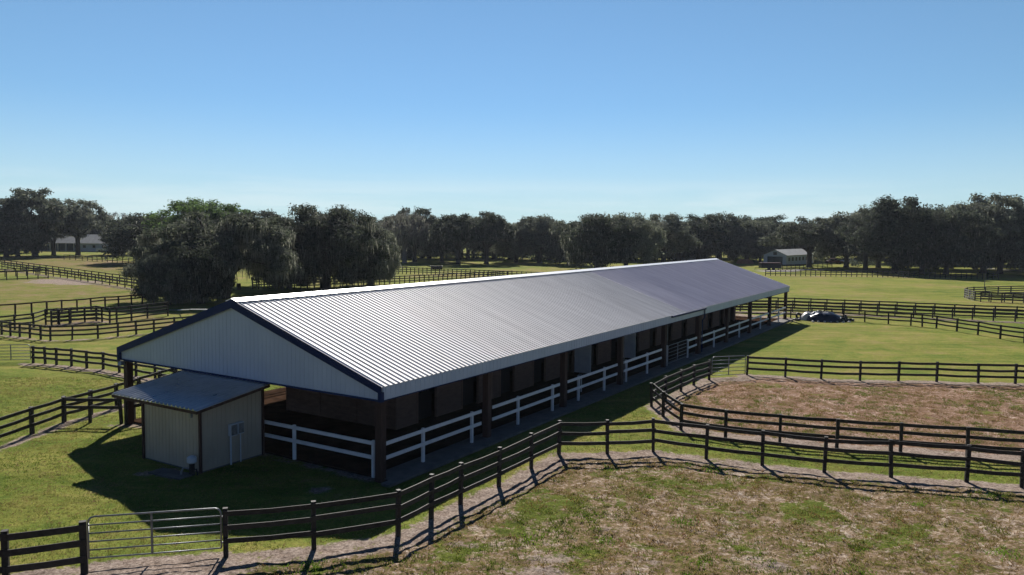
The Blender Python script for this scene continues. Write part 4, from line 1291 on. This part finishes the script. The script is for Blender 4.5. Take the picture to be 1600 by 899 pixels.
by_ = (PX - AX) * v.x + (PY - AY) * v.y
under = (bx_ > -0.4) & (bx_ < BL + 0.5) & (by_ > -0.9) & (by_ < BW + 0.4)
dirt, dry, red, past = masks(PX, PY)
PZ = PZ + rough_soil(PX, PY) * np.clip(np.maximum(np.maximum(dirt * 0.7, dry), red) * np.clip(1.7 - dirt, 0.7, 1), 0.25, 1.0) * (RR < 120)
PZ = np.where(under, -0.07, PZ)
na, nr = PX.shape
V_ = np.stack([PX, PY, PZ], -1).reshape(-1, 3)
ii = np.arange(na)[:, None]; jj = np.arange(nr - 1)[None, :]
i2 = (ii + 1) % na
F_ = np.stack([ii * nr + jj, ii * nr + jj + 1, i2 * nr + jj + 1, i2 * nr + jj], -1).reshape(-1, 4)

gm, nt, b = mat('ground', 1.0, 0, 0.03)
at = N(nt, 'ShaderNodeAttribute', attribute_name='soil')
sep = N(nt, 'ShaderNodeSeparateColor')
nt.links.new(at.outputs['Color'], sep.inputs['Color'])
tc = N(nt, 'ShaderNodeTexCoord')
O_ = tc.outputs['Object']
nL = noise_tex(nt, O_, 0.045, 4, 0.6)        # large drifts
nM = noise_tex(nt, O_, 0.32, 5, 0.7, 0.6)
nS = noise_tex(nt, O_, 2.3, 6, 0.75, 0.4)
nF = noise_tex(nt, O_, 11.0, 5, 0.8)
mixed = mathn(nt, 'ADD', mathn(nt, 'MULTIPLY', nM, 0.5), mathn(nt, 'ADD', mathn(nt, 'MULTIPLY', nS, 0.3), mathn(nt, 'MULTIPLY', nL, 0.2)))
lawn = ramp(nt, mixed, [(0.36, (0.088, 0.128, 0.022)), (0.46, (0.140, 0.175, 0.032)), (0.54, (0.200, 0.200, 0.046)), (0.64, (0.26, 0.205, 0.085))])
farl = ramp(nt, mathn(nt, 'ADD', mathn(nt, 'MULTIPLY', nL, 0.5), mathn(nt, 'MULTIPLY', nM, 0.5)), [(0.38, (0.110, 0.148, 0.026)), (0.50, (0.185, 0.200, 0.038)), (0.61, (0.25, 0.205, 0.075))])
pasture = ramp(nt, mixed, [(0.42, (0.10, 0.125, 0.016)), (0.49, (0.18, 0.16, 0.045)), (0.55, (0.22, 0.15, 0.08)), (0.62, (0.29, 0.22, 0.15))])
sandy = ramp(nt, mathn(nt, 'ADD', mathn(nt, 'MULTIPLY', nS, 0.55), mathn(nt, 'MULTIPLY', nF, 0.45)), [(0.32, (0.12, 0.085, 0.062)), (0.46, (0.23, 0.175, 0.14)), (0.56, (0.33, 0.265, 0.22)), (0.68, (0.43, 0.36, 0.305))])
dm = mathn(nt, 'ADD', mathn(nt, 'MULTIPLY', noise_tex(nt, O_, 0.7, 8, 0.85, 0.6), 0.5), mathn(nt, 'MULTIPLY', noise_tex(nt, O_, 6.0, 6, 0.85, 0.5), 0.5))
dm = mathn(nt, 'ADD', mathn(nt, 'MULTIPLY', mathn(nt, 'SUBTRACT', dm, 0.5), 1.5), 0.5)
drygr = ramp(nt, dm, [(0.36, (0.042, 0.040, 0.014)), (0.43, (0.120, 0.105, 0.034)), (0.50, (0.180, 0.120, 0.066)), (0.56, (0.29, 0.215, 0.155)), (0.65, (0.52, 0.44, 0.36))])
redgr = ramp(nt, dm, [(0.36, (0.075, 0.055, 0.030)), (0.46, (0.185, 0.110, 0.065)), (0.54, (0.26, 0.165, 0.115)), (0.64, (0.48, 0.37, 0.30))])
jit = mathn(nt, 'MULTIPLY', mathn(nt, 'SUBTRACT', dm, 0.5), 4.4)
def edge(ch):
    e_ = sep.outputs[ch]
    return smooth(nt, mathn(nt, 'ADD', e_, mathn(nt, 'MULTIPLY', jit, mathn(nt, 'MULTIPLY', e_, 1.6, True))), 0.35, 0.65)
mpg = N(nt, 'ShaderNodeMapping')
mpg.inputs['Rotation'].default_value = (0, 0, 0.25)
mpg.inputs['Scale'].default_value = (0.10, 1.0, 1.0)
nt.links.new(O_, mpg.inputs['Vector'])
nW = noise_tex(nt, mpg.outputs['Vector'], 0.55, 5, 0.7, 0.3)      # faint mowing and wheel streaks
dist = N(nt, 'ShaderNodeVectorMath', operation='LENGTH')
nt.links.new(O_, dist.inputs[0])
c = mixc(nt, smooth(nt, dist.outputs['Value'], 60, 130), lawn, farl)
al = at.outputs['Alpha']
c = mixc(nt, 0.8, c, ramp(nt, nW, [(0.36, (0.72, 0.78, 0.7)), (0.5, (1, 1, 1)), (0.62, (1.28, 1.18, 1.3))]), 'MULTIPLY')
c = mixc(nt, smooth(nt, mathn(nt, 'ADD', al, mathn(nt, 'MULTIPLY', jit, 0.5)), 0.25, 0.8), c, pasture)
c = mixc(nt, edge('Blue'), c, mixc(nt, smooth(nt, nM, 0.60, 0.68), redgr, (0.13, 0.14, 0.03)))
c = mixc(nt, edge('Green'), c, mixc(nt, smooth(nt, mathn(nt, 'ADD', nM, mathn(nt, 'MULTIPLY', mathn(nt, 'SUBTRACT', dm, 0.5), -0.5)), 0.52, 0.60), drygr, mixc(nt, smooth(nt, dm, 0.35, 0.62), (0.060, 0.090, 0.012), (0.130, 0.145, 0.028))))
er = sep.outputs['Red']
brk = mathn(nt, 'ADD', mathn(nt, 'MULTIPLY', mathn(nt, 'SUBTRACT', noise_tex(nt, O_, 0.8, 5, 0.75, 0.5), 0.5), 2.4), mathn(nt, 'MULTIPLY', jit, 0.6))
fr_ = smooth(nt, mathn(nt, 'ADD', er, mathn(nt, 'MULTIPLY', brk, mathn(nt, 'MULTIPLY', er, 1.3, True))), 0.36, 0.68)
c = mixc(nt, fr_, c, sandy)
fine = ramp(nt, nF, [(0.3, (0.5, 0.5, 0.5)), (0.5, (1, 1, 1)), (0.7, (1.4, 1.4, 1.4))])
c = mixc(nt, 1.0, c, fine, 'MULTIPLY')
nt.links.new(c, b.inputs['Base Color'])
hh_ = mathn(nt, 'ADD', mathn(nt, 'MULTIPLY', nF, 0.5), nS)
bump(nt, b, hh_, 0.9, 0.07)
gmesh = np_mesh('ground', V_, F_, gm, True)
# keep the strips narrow in open lawn: soil wins over dry grass only where marked
colr = np.stack([dirt, dry, red, past], -1).reshape(-1, 4).astype(np.float32)
ca = gmesh.color_attributes.new('soil', 'FLOAT_COLOR', 'POINT')
ca.data.foreach_set('color', colr.ravel())
go = D.objects.new('ground', gmesh)
COL.objects.link(go)
go['kind'] = 'structure'

# pale lanes lying on the ground
def lane(pix, w_, name):
    pts = [G(x, y) for x, y in pix]
    mb = MB()
    vs, fs = [], []
    for i, p in enumerate(pts):
        d = (pts[min(i + 1, len(pts) - 1)] - pts[max(i - 1, 0)]).normalized()
        n_ = Vector((-d.y, d.x, 0))
        vs += [p + n_ * w_ / 2 + Vector((0, 0, 0.035)), p - n_ * w_ / 2 + Vector((0, 0, 0.035))]
    for i in range(len(pts) - 1):
        fs.append((2 * i, 2 * i + 1, 2 * i + 3, 2 * i + 2))
    mb.add(vs, fs)
    return struct(mb.build(name, MT['gravel']))
lane([(1700, 425), (1640, 424.5), (1600, 424), (1575, 422), (1540, 420)], 5, 'path')
lane([(1190, 424.5), (1230, 423.5), (1265, 421.5), (1330, 424), (1420, 425)], 4.5, 'path')

# ------------------------------------------------------------------ grass tufts (uncountable)
def tufts(name, label, n_try, region, blades, hgt, wid, palette, seed, keep=None, lift=1.0, spread=0.07):
    r = np.random.default_rng(seed)
    px_ = r.uniform(-20, 1620, n_try)
    # spread evenly over ground area: sample distance, not pixels
    Yd = np.sqrt(r.uniform(region[0] ** 2, region[1] ** 2, n_try))
    xx = (px_ - 800) / FOC * Yd
    dirt, dry, red, past = masks(xx, Yd)
    lown = np.array([mnoise.noise(Vector((a * 0.35, b_ * 0.35, seed))) for a, b_ in zip(xx, Yd)])
    low2 = np.array([mnoise.noise(Vector((a * 1.5, b_ * 1.5, seed + 9))) for a, b_ in zip(xx, Yd)])
    ok = keep(xx, Yd, dirt, dry, red, past, lown, low2, r)
    xx, Yd, lown, low2 = xx[ok], Yd[ok], lown[ok], low2[ok]
    n = len(xx)
    idx = np.repeat(np.arange(n), blades)
    m = len(idx)
    sc = r.uniform(0.6, 1.4, n)[idx]
    bx = xx[idx] + r.normal(0, spread, m) * sc
    by = Yd[idx] + r.normal(0, spread, m) * sc
    h = hgt * sc * r.uniform(0.5, 1.2, m)
    th = r.random(m) * 6.283
    ln = r.random(m) * 6.283
    w_ = wid * r.uniform(0.6, 1.4, m)
    z0 = ground_z(bx, by) + rough_soil(bx, by) * lift - 0.006
    B0 = np.stack([bx - np.cos(th) * w_, by - np.sin(th) * w_, z0], 1)
    B1 = np.stack([bx + np.cos(th) * w_, by + np.sin(th) * w_, z0], 1)
    T = np.stack([bx + np.cos(ln) * h * 0.6, by + np.sin(ln) * h * 0.6, z0 + h], 1)
    V_ = np.stack([B0, B1, T], 1).reshape(-1, 3)
    me = np_mesh(name, V_, np.arange(m * 3).reshape(-1, 3), MT['blade'])
    tcol = palette(lown, low2, r, n)[idx] * r.uniform(0.75, 1.25, m)[:, None]
    colr = np.ones((m, 3, 4), np.float32)
    colr[:, :, :3] = tcol[:, None, :]
    ca = me.color_attributes.new('tint', 'FLOAT_COLOR', 'POINT')
    ca.data.foreach_set('color', colr.ravel())
    o = D.objects.new(name, me)
    COL.objects.link(o)
    tag(o, label, 'grass', kind='stuff')
    return o
def pal_dry(l, l2, r, n):
    g_ = np.array([0.12, 0.16, 0.022]); bq = np.array([0.22, 0.115, 0.06]); y = np.array([0.22, 0.18, 0.05])
    k1 = np.clip(l * 2.2 + l2 * 1.4 + r.normal(0, 0.3, n) + 0.12, 0, 1)[:, None]
    k2 = r.random(n)[:, None]
    return g_ * k1 + (bq * k2 + y * (1 - k2)) * (1 - k1)
def keep_dry(x, y, dirt, dry, red, past, l, l2, r):
    return ((dry > 0.5) | (red > 0.5)) & (dirt < 0.3 + 0.4 * r.random(len(x))) & (r.random(len(x)) < 0.45 + l * 0.5 + l2 * 1.3)
tufts('dry_grass', 'short dry grass tufts, brown with green patches, over the sandy paddock soil', 60000, (19, 46), 8, 0.07, 0.014, pal_dry, 5, keep_dry)
def pal_weed(l, l2, r, n):
    return np.array([0.13, 0.23, 0.018]) * r.uniform(0.7, 1.15, n)[:, None]
def keep_weed(x, y, dirt, dry, red, past, l, l2, r):
    return (dry > 0.5) & (dirt < 0.3)
tufts('weeds', 'scattered clumps of fresh green weeds in the dry foreground paddock', 85, (20, 40), 150, 0.075, 0.016, pal_weed, 31, keep_weed, 1.0, 0.20)
def pal_lawn(l, l2, r, n):
    g_ = np.array([0.13, 0.18, 0.03]); y = np.array([0.25, 0.235, 0.065]); bq = np.array([0.24, 0.17, 0.08])
    k1 = np.clip(l * 2.2 + r.normal(0, 0.3, n) + 0.6, 0, 1)[:, None]
    k2 = (r.random(n) < 0.22)[:, None]
    return np.where(k2, bq, g_ * k1 + y * (1 - k1))
def keep_lawn(x, y, dirt, dry, red, past, l, l2, r):
    by_ = (x - AX) * v.x + (y - AY) * v.y; bx_ = (x - AX) * u.x + (y - AY) * u.y
    inb = (bx_ > -0.3) & (by_ > -1.0) & (by_ < BW + 0.4)
    return (dry < 0.5) & (red < 0.5) & (dirt < 0.35) & (~inb)
tufts('lawn_grass', 'short green lawn grass with yellowish patches around the barn', 42000, (20, 46), 8, 0.05, 0.014, pal_lawn, 8, keep_lawn, 0.25)

# ------------------------------------------------------------------ air
hz = MB().box(-900, 900, -60, 1500, -1.2, 26.0)
hm = D.materials.new('haze'); hm.use_nodes = True
nt = hm.node_tree; nt.nodes.clear()
out = N(nt, 'ShaderNodeOutputMaterial')
pv = N(nt, 'ShaderNodeVolumePrincipled')
pv.inputs['Color'].default_value = (0.80, 0.88, 1.0, 1)
pv.inputs['Density'].default_value = 0.00010
pv.inputs['Anisotropy'].default_value = 0.2
nt.links.new(pv.outputs[0], out.inputs['Volume'])
ho = hz.build('haze', hm)
ho['kind'] = 'stuff'
S.cycles.volume_max_steps = 64
S.cycles.volume_step_rate = 5.0
